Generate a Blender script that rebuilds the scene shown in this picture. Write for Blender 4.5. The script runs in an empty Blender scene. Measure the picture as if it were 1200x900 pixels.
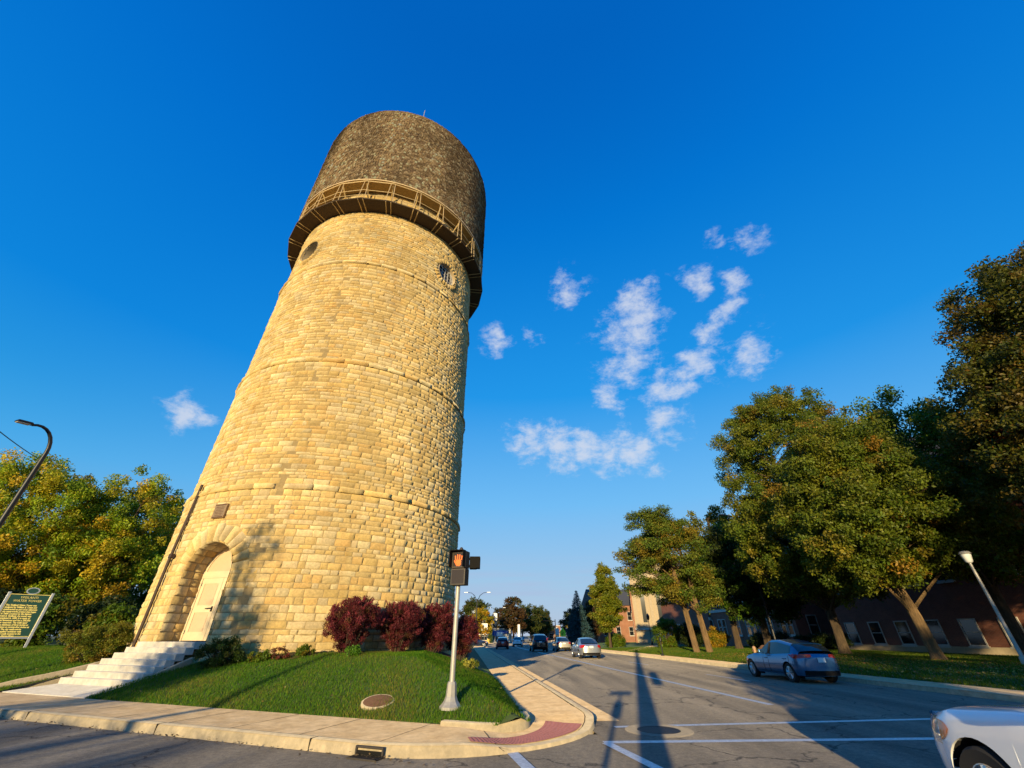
import bpy, bmesh, math, random
import numpy as np
from mathutils import Vector, Matrix, noise as mnoise
from mathutils.geometry import delaunay_2d_cdt

R = math.radians
SC = bpy.context.scene
COL = SC.collection
random.seed(7)
rng = np.random.default_rng(11)

# ------------------------------------------------------------------ helpers
def link(o, parent=None):
    COL.objects.link(o)
    if parent is not None:
        o.parent = parent
    return o

def tag(o, label=None, cat=None, group=None, kind=None):
    if label: o['label'] = label
    if cat: o['category'] = cat
    if group: o['group'] = group
    if kind: o['kind'] = kind
    return o

def thing(name, label, cat, loc=(0, 0, 0), rz=0.0, group=None):
    o = bpy.data.objects.new(name, None)
    o.empty_display_size = .2
    link(o)
    o.location = loc
    o.rotation_euler = (0, 0, rz)
    return tag(o, label, cat, group)

def copy_tree(o, parent=None):
    c = o.copy()
    COL.objects.link(c)
    if parent is not None:
        c.parent = parent
    for ch in list(o.children):
        copy_tree(ch, c)
    return c

def rotz(a):
    c, s = math.cos(a), math.sin(a)
    return np.array([[c, -s, 0], [s, c, 0], [0, 0, 1]])

class MB:
    """collects shapes, then links them as one mesh object"""
    def __init__(self):
        self.v = []; self.f = []
    def add(self, vs, fs):
        b = len(self.v)
        self.v.extend([tuple(map(float, p)) for p in vs])
        self.f.extend([tuple(b + i for i in f) for f in fs])
        return self
    def box(self, c, s, rz=0.0, rx=0.0, ry=0.0, taper=1.0):
        hx, hy, hz = s[0] / 2, s[1] / 2, s[2] / 2
        M = Matrix.Rotation(rz, 3, 'Z') @ Matrix.Rotation(rx, 3, 'X') @ Matrix.Rotation(ry, 3, 'Y')
        vs = []
        for z in (-1, 1):
            t = taper if z > 0 else 1
            for x, y in ((-1, -1), (1, -1), (1, 1), (-1, 1)):
                vs.append(Vector(c) + M @ Vector((x * hx * t, y * hy * t, z * hz)))
        return self.add(vs, [(3, 2, 1, 0), (4, 5, 6, 7), (0, 1, 5, 4), (1, 2, 6, 5), (2, 3, 7, 6), (3, 0, 4, 7)])
    def tube(self, pts, rad, n=8, cap=True):
        pts = [Vector(p) for p in pts]
        if not hasattr(rad, '__len__'): rad = [rad] * len(pts)
        vs = []; fs = []
        up = Vector((0, 0, 1)); prev = None
        for i, p in enumerate(pts):
            d = (pts[min(i + 1, len(pts) - 1)] - pts[max(i - 1, 0)]).normalized()
            if prev is None:
                a = d.cross(up if abs(d.z) < .95 else Vector((1, 0, 0))).normalized()
            else:
                a = (prev - d * prev.dot(d)).normalized()
            prev = a
            b = d.cross(a)
            for k in range(n):
                t = 2 * math.pi * k / n
                vs.append(p + (a * math.cos(t) + b * math.sin(t)) * rad[i])
        for i in range(len(pts) - 1):
            for k in range(n):
                k2 = (k + 1) % n
                fs.append((i * n + k, i * n + k2, (i + 1) * n + k2, (i + 1) * n + k))
        if cap:
            fs.append(tuple(range(n - 1, -1, -1)))
            fs.append(tuple(range((len(pts) - 1) * n, len(pts) * n)))
        return self.add(vs, fs)
    def lathe(self, prof, n=32, c=(0, 0, 0), a0=0.0, a1=2 * math.pi):
        full = abs(a1 - a0 - 2 * math.pi) < 1e-6
        m = n if full else n + 1
        vs = []; fs = []
        for (r, z) in prof:
            for k in range(m):
                t = a0 + (a1 - a0) * k / n
                vs.append((c[0] + r * math.cos(t), c[1] + r * math.sin(t), c[2] + z))
        for i in range(len(prof) - 1):
            for k in range(n):
                k2 = (k + 1) % m
                fs.append((i * m + k, i * m + k2, (i + 1) * m + k2, (i + 1) * m + k))
        if full:
            if prof[0][0] > 1e-6: fs.append(tuple(range(m - 1, -1, -1)))
            if prof[-1][0] > 1e-6: fs.append(tuple(range((len(prof) - 1) * m, len(prof) * m)))
        return self.add(vs, fs)
    def prism(self, poly, z0, z1):
        n = len(poly)
        vs = [(p[0], p[1], z0) for p in poly] + [(p[0], p[1], z1) for p in poly]
        fs = [tuple(range(n - 1, -1, -1)), tuple(range(n, 2 * n))]
        fs += [(i, (i + 1) % n, n + (i + 1) % n, n + i) for i in range(n)]
        return self.add(vs, fs)
    def grid(self, P):
        """P[i][j] points"""
        n, m = len(P), len(P[0])
        vs = [p for row in P for p in row]
        fs = [(i * m + j, (i + 1) * m + j, (i + 1) * m + j + 1, i * m + j + 1) for i in range(n - 1) for j in range(m - 1)]
        return self.add(vs, fs)
    def build(self, name, mat, parent=None, smooth=False, kind=None, bevel=0.0, fix=True, sharp=40):
        me = bpy.data.meshes.new(name)
        me.from_pydata(self.v, [], self.f)
        if fix:
            bm = bmesh.new(); bm.from_mesh(me)
            bmesh.ops.remove_doubles(bm, verts=bm.verts, dist=1e-5)
            bmesh.ops.recalc_face_normals(bm, faces=bm.faces)
            bm.to_mesh(me); bm.free()
        me.materials.append(mat)
        if smooth:
            me.polygons.foreach_set('use_smooth', [True] * len(me.polygons))
            me.set_sharp_from_angle(angle=R(sharp))
        me.update()
        o = bpy.data.objects.new(name, me)
        link(o, parent)
        if bevel:
            b = o.modifiers.new('bevel', 'BEVEL'); b.width = bevel; b.segments = 2; b.limit_method = 'ANGLE'
        if kind: o['kind'] = kind
        return o

def mesh_np(name, V, F, mat, parent=None, colr=None, smooth=False):
    V = np.asarray(V, dtype=np.float32); F = np.asarray(F, dtype=np.int32)
    me = bpy.data.meshes.new(name)
    k = F.shape[1]
    me.vertices.add(len(V)); me.vertices.foreach_set('co', V.ravel())
    me.loops.add(F.size); me.loops.foreach_set('vertex_index', F.ravel())
    me.polygons.add(len(F)); me.polygons.foreach_set('loop_start', np.arange(0, F.size, k, dtype=np.int32))
    if smooth: me.polygons.foreach_set('use_smooth', np.ones(len(F), dtype=bool))
    me.update(calc_edges=True)
    if colr is not None:
        at = me.attributes.new('col', 'FLOAT_COLOR', 'POINT')
        c4 = np.ones((len(V), 4), dtype=np.float32); c4[:, :3] = colr
        at.data.foreach_set('color', c4.ravel())
    me.materials.append(mat)
    o = bpy.data.objects.new(name, me)
    return link(o, parent)

def text_mesh(body, size, mat, name, parent, M, align='CENTER', ext=.004, off=.0):
    cu = bpy.data.curves.new('lettering', 'FONT')
    cu.body = body; cu.size = size; cu.align_x = align; cu.extrude = ext
    cu.resolution_u = 2; cu.offset = off
    t = bpy.data.objects.new('lettering', cu); COL.objects.link(t)
    bpy.context.view_layer.update()
    me = bpy.data.meshes.new_from_object(t.evaluated_get(bpy.context.evaluated_depsgraph_get()))
    bpy.data.objects.remove(t)
    me.transform(M); me.materials.clear(); me.materials.append(mat)
    o = bpy.data.objects.new(name, me)
    return link(o, parent)

# ------------------------------------------------------------------ materials
def mat(name, col=(.5, .5, .5), rough=.6, metal=0.0, spec=.5, var=0.0, vscale=4.0, bump=0.0, bscale=30.0,
        col2=None, coat=0.0, emit=None, estr=0.0, attr=False, detail=4.0, trans=0.0, stretch=None, bdist=.02):
    m = bpy.data.materials.new(name); m.use_nodes = True
    nt = m.node_tree; N = nt.nodes; L = nt.links
    b = N['Principled BSDF']
    b.inputs['Base Color'].default_value = (*col, 1)
    b.inputs['Roughness'].default_value = rough
    b.inputs['Metallic'].default_value = metal
    b.inputs['Specular IOR Level'].default_value = spec
    if coat:
        b.inputs['Coat Weight'].default_value = coat; b.inputs['Coat Roughness'].default_value = .04
    if emit:
        b.inputs['Emission Color'].default_value = (*emit, 1); b.inputs['Emission Strength'].default_value = estr
    if 'Diffuse Roughness' in b.inputs: b.inputs['Diffuse Roughness'].default_value = 1.0 if rough > .75 else 0.0
    src = None
    tc = N.new('ShaderNodeTexCoord')
    vec = tc.outputs['Object']
    if stretch:
        mp = N.new('ShaderNodeMapping'); mp.inputs['Scale'].default_value = stretch
        L.new(vec, mp.inputs['Vector']); vec = mp.outputs['Vector']
    if attr:
        a = N.new('ShaderNodeAttribute'); a.attribute_name = 'col'; src = a.outputs['Color']
    if var or col2:
        n = N.new('ShaderNodeTexNoise'); n.inputs['Scale'].default_value = vscale
        n.inputs['Detail'].default_value = detail; n.inputs['Roughness'].default_value = .65
        L.new(vec, n.inputs['Vector'])
        if col2:
            r = N.new('ShaderNodeMapRange'); r.inputs['From Min'].default_value = .38; r.inputs['From Max'].default_value = .64
            L.new(n.outputs['Fac'], r.inputs['Value'])
            mx = N.new('ShaderNodeMix'); mx.data_type = 'RGBA'
            mx.inputs['A'].default_value = (*col, 1); mx.inputs['B'].default_value = (*col2, 1)
            L.new(r.outputs['Result'], mx.inputs['Factor']); src2 = mx.outputs['Result']
            if src is not None:
                m2 = N.new('ShaderNodeMix'); m2.data_type = 'RGBA'; m2.blend_type = 'MULTIPLY'; m2.inputs['Factor'].default_value = 1
                L.new(src, m2.inputs['A']); L.new(src2, m2.inputs['B']); src = m2.outputs['Result']
            else:
                src = src2
        if var:
            n2 = N.new('ShaderNodeTexNoise'); n2.inputs['Scale'].default_value = vscale * 2.7
            n2.inputs['Detail'].default_value = 5; n2.inputs['Roughness'].default_value = .7
            L.new(vec, n2.inputs['Vector'])
            r = N.new('ShaderNodeMapRange'); r.inputs['From Min'].default_value = .3; r.inputs['From Max'].default_value = .7
            r.inputs['To Min'].default_value = 1 - var; r.inputs['To Max'].default_value = 1 + var
            L.new(n2.outputs['Fac'], r.inputs['Value'])
            m2 = N.new('ShaderNodeMix'); m2.data_type = 'RGBA'; m2.blend_type = 'MULTIPLY'; m2.inputs['Factor'].default_value = 1
            if src is not None: L.new(src, m2.inputs['A'])
            else: m2.inputs['A'].default_value = (*col, 1)
            L.new(r.outputs['Result'], m2.inputs['B']); src = m2.outputs['Result']
    if src is not None: L.new(src, b.inputs['Base Color'])
    if bump:
        n3 = N.new('ShaderNodeTexNoise'); n3.inputs['Scale'].default_value = bscale
        n3.inputs['Detail'].default_value = 6; n3.inputs['Roughness'].default_value = .6
        L.new(vec, n3.inputs['Vector'])
        bp = N.new('ShaderNodeBump'); bp.inputs['Strength'].default_value = bump; bp.inputs['Distance'].default_value = bdist
        L.new(n3.outputs['Fac'], bp.inputs['Height']); L.new(bp.outputs['Normal'], b.inputs['Normal'])
    if trans:
        t = N.new('ShaderNodeBsdfTranslucent')
        if src is not None: L.new(src, t.inputs['Color'])
        else: t.inputs['Color'].default_value = (*col, 1)
        ms = N.new('ShaderNodeMixShader'); ms.inputs['Fac'].default_value = trans
        L.new(b.outputs['BSDF'], ms.inputs[1]); L.new(t.outputs['BSDF'], ms.inputs[2])
        L.new(ms.outputs['Shader'], N['Material Output'].inputs['Surface'])
    return m

def brick_mat(name, c1, c2, mortar, sx=.21, sz=.075, along='x'):
    m = bpy.data.materials.new(name); m.use_nodes = True
    N = m.node_tree.nodes; L = m.node_tree.links; b = N['Principled BSDF']
    tc = N.new('ShaderNodeTexCoord'); sp = N.new('ShaderNodeSeparateXYZ'); L.new(tc.outputs['Object'], sp.inputs[0])
    ad = N.new('ShaderNodeMath'); ad.operation = 'ADD'; L.new(sp.outputs['X'], ad.inputs[0]); L.new(sp.outputs['Y'], ad.inputs[1])
    cb = N.new('ShaderNodeCombineXYZ'); L.new(ad.outputs[0], cb.inputs['X']); L.new(sp.outputs['Z'], cb.inputs['Y'])
    br = N.new('ShaderNodeTexBrick'); br.inputs['Scale'].default_value = 1
    br.inputs['Brick Width'].default_value = sx; br.inputs['Row Height'].default_value = sz
    br.inputs['Mortar Size'].default_value = .006; br.inputs['Color1'].default_value = (*c1, 1)
    br.inputs['Color2'].default_value = (*c2, 1); br.inputs['Mortar'].default_value = (*mortar, 1)
    L.new(cb.outputs[0], br.inputs['Vector']); 
    n = N.new('ShaderNodeTexNoise'); n.inputs['Scale'].default_value = .8; L.new(tc.outputs['Object'], n.inputs['Vector'])
    r = N.new('ShaderNodeMapRange'); r.inputs['To Min'].default_value = .7; r.inputs['To Max'].default_value = 1.25; L.new(n.outputs['Fac'], r.inputs['Value'])
    mx = N.new('ShaderNodeMix'); mx.data_type = 'RGBA'; mx.blend_type = 'MULTIPLY'; mx.inputs['Factor'].default_value = 1
    L.new(br.outputs['Color'], mx.inputs['A']); L.new(r.outputs['Result'], mx.inputs['B']); L.new(mx.outputs['Result'], b.inputs['Base Color'])
    b.inputs['Roughness'].default_value = .85
    return m

def asphalt_mat():
    m = mat('asphalt', (.175, .148, .112), .85, var=.26, vscale=9, col2=(.25, .21, .155), bump=.55, bscale=170)
    N = m.node_tree.nodes; L = m.node_tree.links; b = N['Principled BSDF']
    old = b.inputs['Base Color'].links[0].from_socket
    tc = N.new('ShaderNodeTexCoord')
    # wheel-track wear and oil, long patches stretched along the street
    mp = N.new('ShaderNodeMapping'); mp.inputs['Rotation'].default_value = (0, 0, R(-5.6)); mp.inputs['Scale'].default_value = (.9, .07, 1)
    L.new(tc.outputs['Object'], mp.inputs['Vector'])
    n = N.new('ShaderNodeTexNoise'); n.inputs['Scale'].default_value = 1.1; n.inputs['Detail'].default_value = 3; L.new(mp.outputs['Vector'], n.inputs['Vector'])
    r = N.new('ShaderNodeMapRange'); r.inputs['From Min'].default_value = .3; r.inputs['From Max'].default_value = .7
    r.inputs['To Min'].default_value = .55; r.inputs['To Max'].default_value = 1.28; L.new(n.outputs['Fac'], r.inputs['Value'])
    mx = N.new('ShaderNodeMix'); mx.data_type = 'RGBA'; mx.blend_type = 'MULTIPLY'; mx.inputs['Factor'].default_value = 1
    L.new(old, mx.inputs['A']); L.new(r.outputs['Result'], mx.inputs['B'])
    # cracks
    vo = N.new('ShaderNodeTexVoronoi'); vo.feature = 'DISTANCE_TO_EDGE'; vo.inputs['Scale'].default_value = .32
    nw = N.new('ShaderNodeTexNoise'); nw.inputs['Scale'].default_value = 1.6; nw.inputs['Detail'].default_value = 6
    L.new(tc.outputs['Object'], nw.inputs['Vector'])
    av = N.new('ShaderNodeVectorMath'); av.operation = 'MULTIPLY_ADD'; av.inputs[1].default_value = (1.3, 1.3, 0)
    L.new(nw.outputs['Color'], av.inputs[0]); L.new(tc.outputs['Object'], av.inputs[2]); L.new(av.outputs[0], vo.inputs['Vector'])
    cr = N.new('ShaderNodeMapRange'); cr.inputs['From Min'].default_value = .002; cr.inputs['From Max'].default_value = .011
    cr.inputs['To Min'].default_value = .3; cr.inputs['To Max'].default_value = 1; L.new(vo.outputs['Distance'], cr.inputs['Value'])
    m3 = N.new('ShaderNodeMix'); m3.data_type = 'RGBA'; m3.blend_type = 'MULTIPLY'; m3.inputs['Factor'].default_value = 1
    L.new(mx.outputs['Result'], m3.inputs['A']); L.new(cr.outputs['Result'], m3.inputs['B'])
    # pale grit
    g = N.new('ShaderNodeTexNoise'); g.inputs['Scale'].default_value = 60; g.inputs['Detail'].default_value = 2; L.new(tc.outputs['Object'], g.inputs['Vector'])
    gr = N.new('ShaderNodeMapRange'); gr.inputs['From Min'].default_value = .64; gr.inputs['From Max'].default_value = .72; L.new(g.outputs['Fac'], gr.inputs['Value'])
    m4 = N.new('ShaderNodeMix'); m4.data_type = 'RGBA'; m4.inputs['B'].default_value = (.36, .31, .25, 1)
    L.new(gr.outputs['Result'], m4.inputs['Factor']); L.new(m3.outputs['Result'], m4.inputs['A'])
    L.new(m4.outputs['Result'], b.inputs['Base Color'])
    return m

M = {}
M['stone'] = mat('limestone', rough=.9, spec=.2, attr=True, var=.2, vscale=5, bump=.7, bscale=16)
def stains(m):
    N = m.node_tree.nodes; L = m.node_tree.links; b = N['Principled BSDF']; old = b.inputs['Base Color'].links[0].from_socket
    tc = N.new('ShaderNodeTexCoord'); mp = N.new('ShaderNodeMapping'); mp.inputs['Scale'].default_value = (.55, .55, .09); L.new(tc.outputs['Object'], mp.inputs['Vector'])
    n = N.new('ShaderNodeTexNoise'); n.inputs['Scale'].default_value = 2.0; n.inputs['Detail'].default_value = 7; n.inputs['Roughness'].default_value = .7; L.new(mp.outputs['Vector'], n.inputs['Vector'])
    r = N.new('ShaderNodeMapRange'); r.inputs['From Min'].default_value = .52; r.inputs['From Max'].default_value = .78; r.inputs['To Max'].default_value = .6; L.new(n.outputs['Fac'], r.inputs['Value'])
    mx = N.new('ShaderNodeMix'); mx.data_type = 'RGBA'; mx.blend_type = 'MULTIPLY'; mx.inputs['B'].default_value = (.62, .45, .26, 1); L.new(r.outputs['Result'], mx.inputs['Factor']); L.new(old, mx.inputs['A'])
    n2 = N.new('ShaderNodeTexNoise'); n2.inputs['Scale'].default_value = .45; n2.inputs['Detail'].default_value = 6; n2.inputs['Roughness'].default_value = .65; L.new(tc.outputs['Object'], n2.inputs['Vector'])
    r2 = N.new('ShaderNodeMapRange'); r2.inputs['From Min'].default_value = .35; r2.inputs['From Max'].default_value = .65; r2.inputs['To Min'].default_value = .84; r2.inputs['To Max'].default_value = 1.1; L.new(n2.outputs['Fac'], r2.inputs['Value'])
    m2 = N.new('ShaderNodeMix'); m2.data_type = 'RGBA'; m2.blend_type = 'MULTIPLY'; m2.inputs['Factor'].default_value = 1; L.new(mx.outputs['Result'], m2.inputs['A']); L.new(r2.outputs['Result'], m2.inputs['B'])
    L.new(m2.outputs['Result'], b.inputs['Base Color'])
stains(M['stone'])
M['mortar'] = mat('mortar', (.40, .29, .13), .95, var=.2)
M['shingle'] = mat('weathered_shingle', rough=.9, spec=.15, attr=True, var=.25, vscale=6, bump=.4, bscale=40)
M['roof_dark'] = mat('dark_roofing', (.05, .045, .04), .9, var=.3, vscale=2)
M['deck_wood'] = mat('brown_timber', (.10, .06, .03), .85, var=.3, vscale=3, stretch=(1, 1, 4))
M['pale_steel'] = mat('cream_painted_steel', (.56, .40, .19), .5, var=.12)
M['soffit'] = mat('ochre_boards', (.42, .28, .10), .75, var=.25, vscale=4)
M['cream'] = mat('cream_paint', (.66, .54, .35), .45, var=.06, vscale=2, bump=.08, bscale=20)
M['panel'] = mat('tan_paint', (.56, .42, .27), .5, var=.06)
M['bronze'] = mat('weathered_bronze', (.30, .20, .11), .55, .5, var=.25)
M['rust_pipe'] = mat('rusty_conduit', (.07, .045, .03), .7, .3, var=.3)
M['black'] = mat('black_metal', (.012, .012, .013), .45, .2)
M['plastic_black'] = mat('black_plastic', (.012, .011, .010), .8, spec=.15)
M['brown_housing'] = mat('bronze_housing', (.055, .042, .03), .5, var=.15)
M['asphalt'] = asphalt_mat()
M['concrete'] = mat('concrete', (.44, .31, .165), .9, var=.2, vscale=2.2, col2=(.54, .40, .235), bump=.3, bscale=60)
M['asphalt_patch'] = mat('grey_patch', (.20, .172, .135), .9, var=.2, vscale=4)
M['kerb'] = mat('kerb_concrete', (.50, .41, .27), .9, var=.18, vscale=3, col2=(.40, .33, .22), bump=.4, bscale=40)
M['step'] = mat('step_concrete', (.62, .58, .50), .85, var=.14, vscale=2.2, col2=(.55, .50, .42), bump=.35, bscale=50)
M['joint'] = mat('dirt_joint', (.05, .038, .022), .95, var=.3)
M['tactile'] = mat('red_tactile', (.25, .10, .098), .8, var=.15)
M['paint'] = mat('road_paint', (.86, .83, .76), .7, var=.18, vscale=10, col2=(.66, .62, .55))
M['lawn'] = mat('lawn_soil', (.045, .065, .012), .95, var=.3, vscale=1.5, col2=(.035, .075, .01))
M['far_ground'] = mat('ground_cover', (.05, .06, .02), .95, var=.3, vscale=.2, col2=(.08, .07, .03))
M['blade'] = mat('grass_blade', rough=.65, spec=.12, attr=True, trans=.35)
M['leaf'] = mat('leaf', rough=.5, spec=.3, attr=True, trans=.4)
M['needle'] = mat('needle', rough=.6, spec=.25, attr=True, trans=.12)
M['bark'] = mat('bark', (.10, .065, .035), .95, var=.35, vscale=5, bump=1.0, bscale=11, stretch=(1, 1, .22), bdist=.12, col2=(.05, .034, .02))
M['bark_pale'] = mat('ochre_bark', (.22, .135, .06), .95, var=.35, vscale=5, bump=1.0, bscale=11, stretch=(1, 1, .22), bdist=.12, col2=(.12, .075, .035))
M['galv'] = mat('galvanised_steel', (.40, .37, .32), .5, .3, var=.12)
M['rust'] = mat('rusted_iron', (.13, .065, .035), .85, .1, var=.3, vscale=6, bump=.3, bscale=50)
M['iron'] = mat('cast_iron', (.06, .05, .042), .7, .4, var=.25, vscale=8, bump=.3)
M['sign_green'] = mat('dark_green_enamel', (.012, .06, .045), .45)
M['sign_gold'] = mat('gold_lettering', (.80, .66, .20), .5)
M['silver'] = mat('aluminium', (.45, .47, .5), .4, .5)
M['brick'] = brick_mat('red_brick', (.20, .055, .03), (.26, .08, .045), (.22, .17, .13))
M['brick2'] = brick_mat('orange_brick', (.30, .11, .055), (.36, .15, .08), (.3, .24, .18))
M['lime'] = mat('smooth_limestone', (.50, .40, .26), .85, var=.12, vscale=1.5)
M['trim'] = mat('pale_trim', (.5, .47, .42), .7)
M['glass'] = mat('window_glass', (.012, .016, .02), .08, spec=.7)
M['slate'] = mat('slate', (.045, .047, .055), .8, var=.25, vscale=2)
M['white_wall'] = mat('white_render', (.7, .66, .58), .8)
M['yellow'] = mat('yellow_sign', (.75, .42, .02), .5)
M['lime_sign'] = mat('fluorescent_sign', (.72, .95, .04), .5)
M['white_sign'] = mat('white_sign', (.75, .75, .72), .5)
M['blue_sign'] = mat('blue_sign', (.02, .10, .45), .5)
M['hand'] = mat('lit_orange', (.6, .12, .015), .5, emit=(1, .14, .012), estr=.55)
M['lens_dark'] = mat('dark_lens', (.03, .02, .015), .3)
M['rubber'] = mat('rubber', (.014, .013, .013), .85)
M['rim'] = mat('alloy', (.6, .6, .6), .3, .8)
M['red_lens'] = mat('red_lens', (.45, .012, .01), .15, coat=.6)
M['clear_lens'] = mat('clear_lens', (.55, .58, .6), .1, .3, coat=.8)
M['amber_lens'] = mat('amber_lens', (.8, .2, .015), .2, coat=.6)
M['car_glass'] = mat('tinted_glass', (.02, .03, .04), .04, spec=.8)
M['trim_black'] = mat('black_trim', (.02, .02, .021), .55)
M['plate'] = mat('number_plate', (.7, .72, .72), .4)
M['hydrant'] = mat('faded_orange', (.45, .26, .14), .6, var=.2)
M['fallen'] = mat('fallen_leaf', rough=.7, attr=True)
M['mulch'] = mat('mulch', (.075, .03, .015), .95, var=.4, vscale=8, bump=.8, bscale=30)

def paint(name, col, metal=.35, rough=.32):
    return mat(name, col, rough, metal, coat=.9)

# ------------------------------------------------------------------ street frame
A = np.array([-.938, .346]); Nn = np.array([.346, .938])        # side street: along, away from camera
U = np.array([-.0985, .9951]); Mm = np.array([.9951, .0985])    # main street: along, to the right
def corner(n0, m0):
    return np.linalg.solve(np.array([Nn, Mm]), np.array([n0, m0]))
def SA(a, n):    # point from side-street coords
    return a * A + n * Nn
def SU(u, m):    # point from main-street coords
    return u * U + m * Mm
def main_pts(m, u0, u1, bend=68.0):
    """line parallel to the main street, which swings right past the bend"""
    out = []
    u = u0
    while u < u1 + .01:
        if u <= bend:
            p = SU(u, m)
        else:
            # circular swing to +4.5 degrees over 40 m, then straight
            base = SU(bend, 9.3); th = R(-5.65); p = base.copy(); s = 0; step = 1.0
            while s < u - bend - 1e-6:
                th = R(-5.65) + R(10.2) * min(1, s / 35)
                p = p + step * np.array([math.sin(th), math.cos(th)]); s += step
            p = p + (m - 9.3) * np.array([math.cos(th), -math.sin(th)])
        out.append(p)
        u += 4.0 if u >= bend - .1 else min(8.0, max(.5, bend - u))
    return out
def fillet(C, d1, d2, T, n=14):
    """arc from C+T*d1 to C+T*d2"""
    c = float(np.dot(d1, d2)); half = math.acos(c) / 2
    r = T * math.tan(half); bis = (d1 + d2) / np.linalg.norm(d1 + d2)
    O = C + bis * (T / math.cos(half))
    p0, p1 = C + T * d1 - O, C + T * d2 - O
    a0 = math.atan2(p0[1], p0[0]); a1 = math.atan2(p1[1], p1[0])
    da = (a1 - a0 + math.pi) % (2 * math.pi) - math.pi
    return [O + r * np.array([math.cos(a0 + da * k / n), math.sin(a0 + da * k / n)]) for k in range(n + 1)]

def sheet(name, poly, z, m, kind='structure', parent=None, pts=(), zf=None):
    """flat (or zf-shaped) sheet inside a polygon"""
    P = [Vector((float(p[0]), float(p[1]))) for p in poly]
    n = len(P)
    P += [Vector((float(p[0]), float(p[1]))) for p in pts]
    vs, es, fs, *_ = delaunay_2d_cdt(P, [], [list(range(n))], 1, 1e-5)
    mb = MB()
    mb.add([(v.x, v.y, z if zf is None else zf(v.x, v.y)) for v in vs], fs)
    o = mb.build(name, m, parent, smooth=zf is not None, fix=False)
    me = o.data
    if len(me.polygons) and me.polygons[0].normal.z < 0: me.flip_normals()
    if kind: o['kind'] = kind
    return o

def sweep(name, path, prof, m, kind=None, parent=None, mb=None, closed=False):
    """prof: (offset to the right of travel, z)"""
    path = [np.asarray(p, float) for p in path]
    P = []
    for i, p in enumerate(path):
        d = path[min(i + 1, len(path) - 1)] - path[max(i - 1, 0)]
        d = d / np.linalg.norm(d); r = np.array([d[1], -d[0]])
        P.append([(p[0] + r[0] * o, p[1] + r[1] * o, z) for o, z in prof])
    own = mb is None
    if own: mb = MB()
    mb.grid(P)
    if own:
        return mb.build(name, m, parent, smooth=True, kind=kind, sharp=35)

# ---- ground, roads
MB().add([(-2500, -600, -.35), (2500, -600, -.35), (2500, 4000, -.35), (-2500, 4000, -.35)], [(0, 1, 2, 3)]).build('ground', M['far_ground'], kind='structure')
KL, KR = 2.92, 15.7
NL = 7.12
main = main_pts(KL - .3, -70, 68) + main_pts(KL - .3, 72, 330)
mainr = main_pts(KR + .3, -70, 68) + main_pts(KR + .3, 72, 330)
mbr = MB(); mbr.grid([[(*a, 0), (*b, 0)] for a, b in zip(main, mainr)])
o = mbr.build('main_road', M['asphalt'], kind='structure')
sheet('side_street', [SA(90, NL + .3), SA(7, NL + .3), SA(3.6, 9.4), SA(-.8, 11.2), SA(-10, NL + .3), SU(-20, 8), SA(0, -9), SA(90, -3.2)], -.006, M['asphalt'])

def strip(name, p, q, w, z=.004):
    p = np.array(p); q = np.array(q); d = (q - p) / np.linalg.norm(q - p); r = np.array([d[1], -d[0]]) * w / 2
    L = np.linalg.norm(q - p); n = max(2, int(L / .5)); P = []
    for i in range(n + 1):
        c = p + (q - p) * i / n
        j = .012 * (random.random() - .5)
        P.append([(*(c - r * (1 + j)), z), (*(c + r * (1 + j)), z)])
    o = MB().grid(P).build(name, M['paint'], kind='structure')
    return o
strip('crosswalk_line', (2.12, 10.81), (14.2, 12.35), .17)
strip('crosswalk_line', (1.62, 9.40), (14.2, 10.0), .19)
strip('crosswalk_line', (1.66, 9.33), (2.45, 6.2), .18, .008)
strip('crosswalk_line', (-.03, 8.80), (.62, 6.2), .19)
pl = main_pts(8.42, 13.2, 68) + main_pts(8.42, 72, 150)
mb = MB()
for i in range(len(pl) - 1):
    p, q = pl[i], pl[i + 1]; d = (q - p) / np.linalg.norm(q - p); r = np.array([d[1], -d[0]]) * .10
    mb.add([(*(p - r), .004), (*(p + r), .004), (*(q + r), .004), (*(q - r), .004)], [(0, 1, 2, 3)])
mb.build('lane_line', M['paint'], kind='structure')
for k in range(7):
    u0 = 19.6 + k * 11.0
    a = SU(u0, 11.85); b = SU(u0 + 3.6, 11.85)
    strip('lane_dash', a, b, .12)

# ---- tower corner: kerb, pavement, lawn
C1 = corner(NL, KL)
far_left = [SA(80, NL), SA(40, NL), SA(20, NL), SA(12, NL)]
kerb_path = far_left + fillet(C1, A, U, 5.1, 18) + main_pts(KL, 14, 68) + main_pts(KL, 72, 120)
C2 = corner(9.05, 1.3)
lawn_arc = fillet(C2, A, U, 1.25, 10)
lawn_path = [SA(80, 9.05), SA(40, 9.05)] + lawn_arc + main_pts(1.3, 14, 68) + main_pts(1.3, 72, 120)
def ramp(x, y):
    d = math.hypot(x - .95, (y - 9.3) * .85)
    t = min(1, max(0, (d - .75) / 1.25)); t = t * t * (3 - 2 * t)
    return .105 * (1 - t)
pin = [SA(a, n) for a in np.arange(2.0, 7, .3) for n in np.arange(7.5, 9, .3)] + [SU(u, m) for u in np.arange(8, 13, .3) for m in np.arange(1.6, 2.8, .3)]
pin += [np.array((x, y)) for x in np.arange(-1.2, 1.8, .13) for y in np.arange(8.4, 11.4, .13)]
cmid = fillet(C1, A, U, 5.1, 60)
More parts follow.
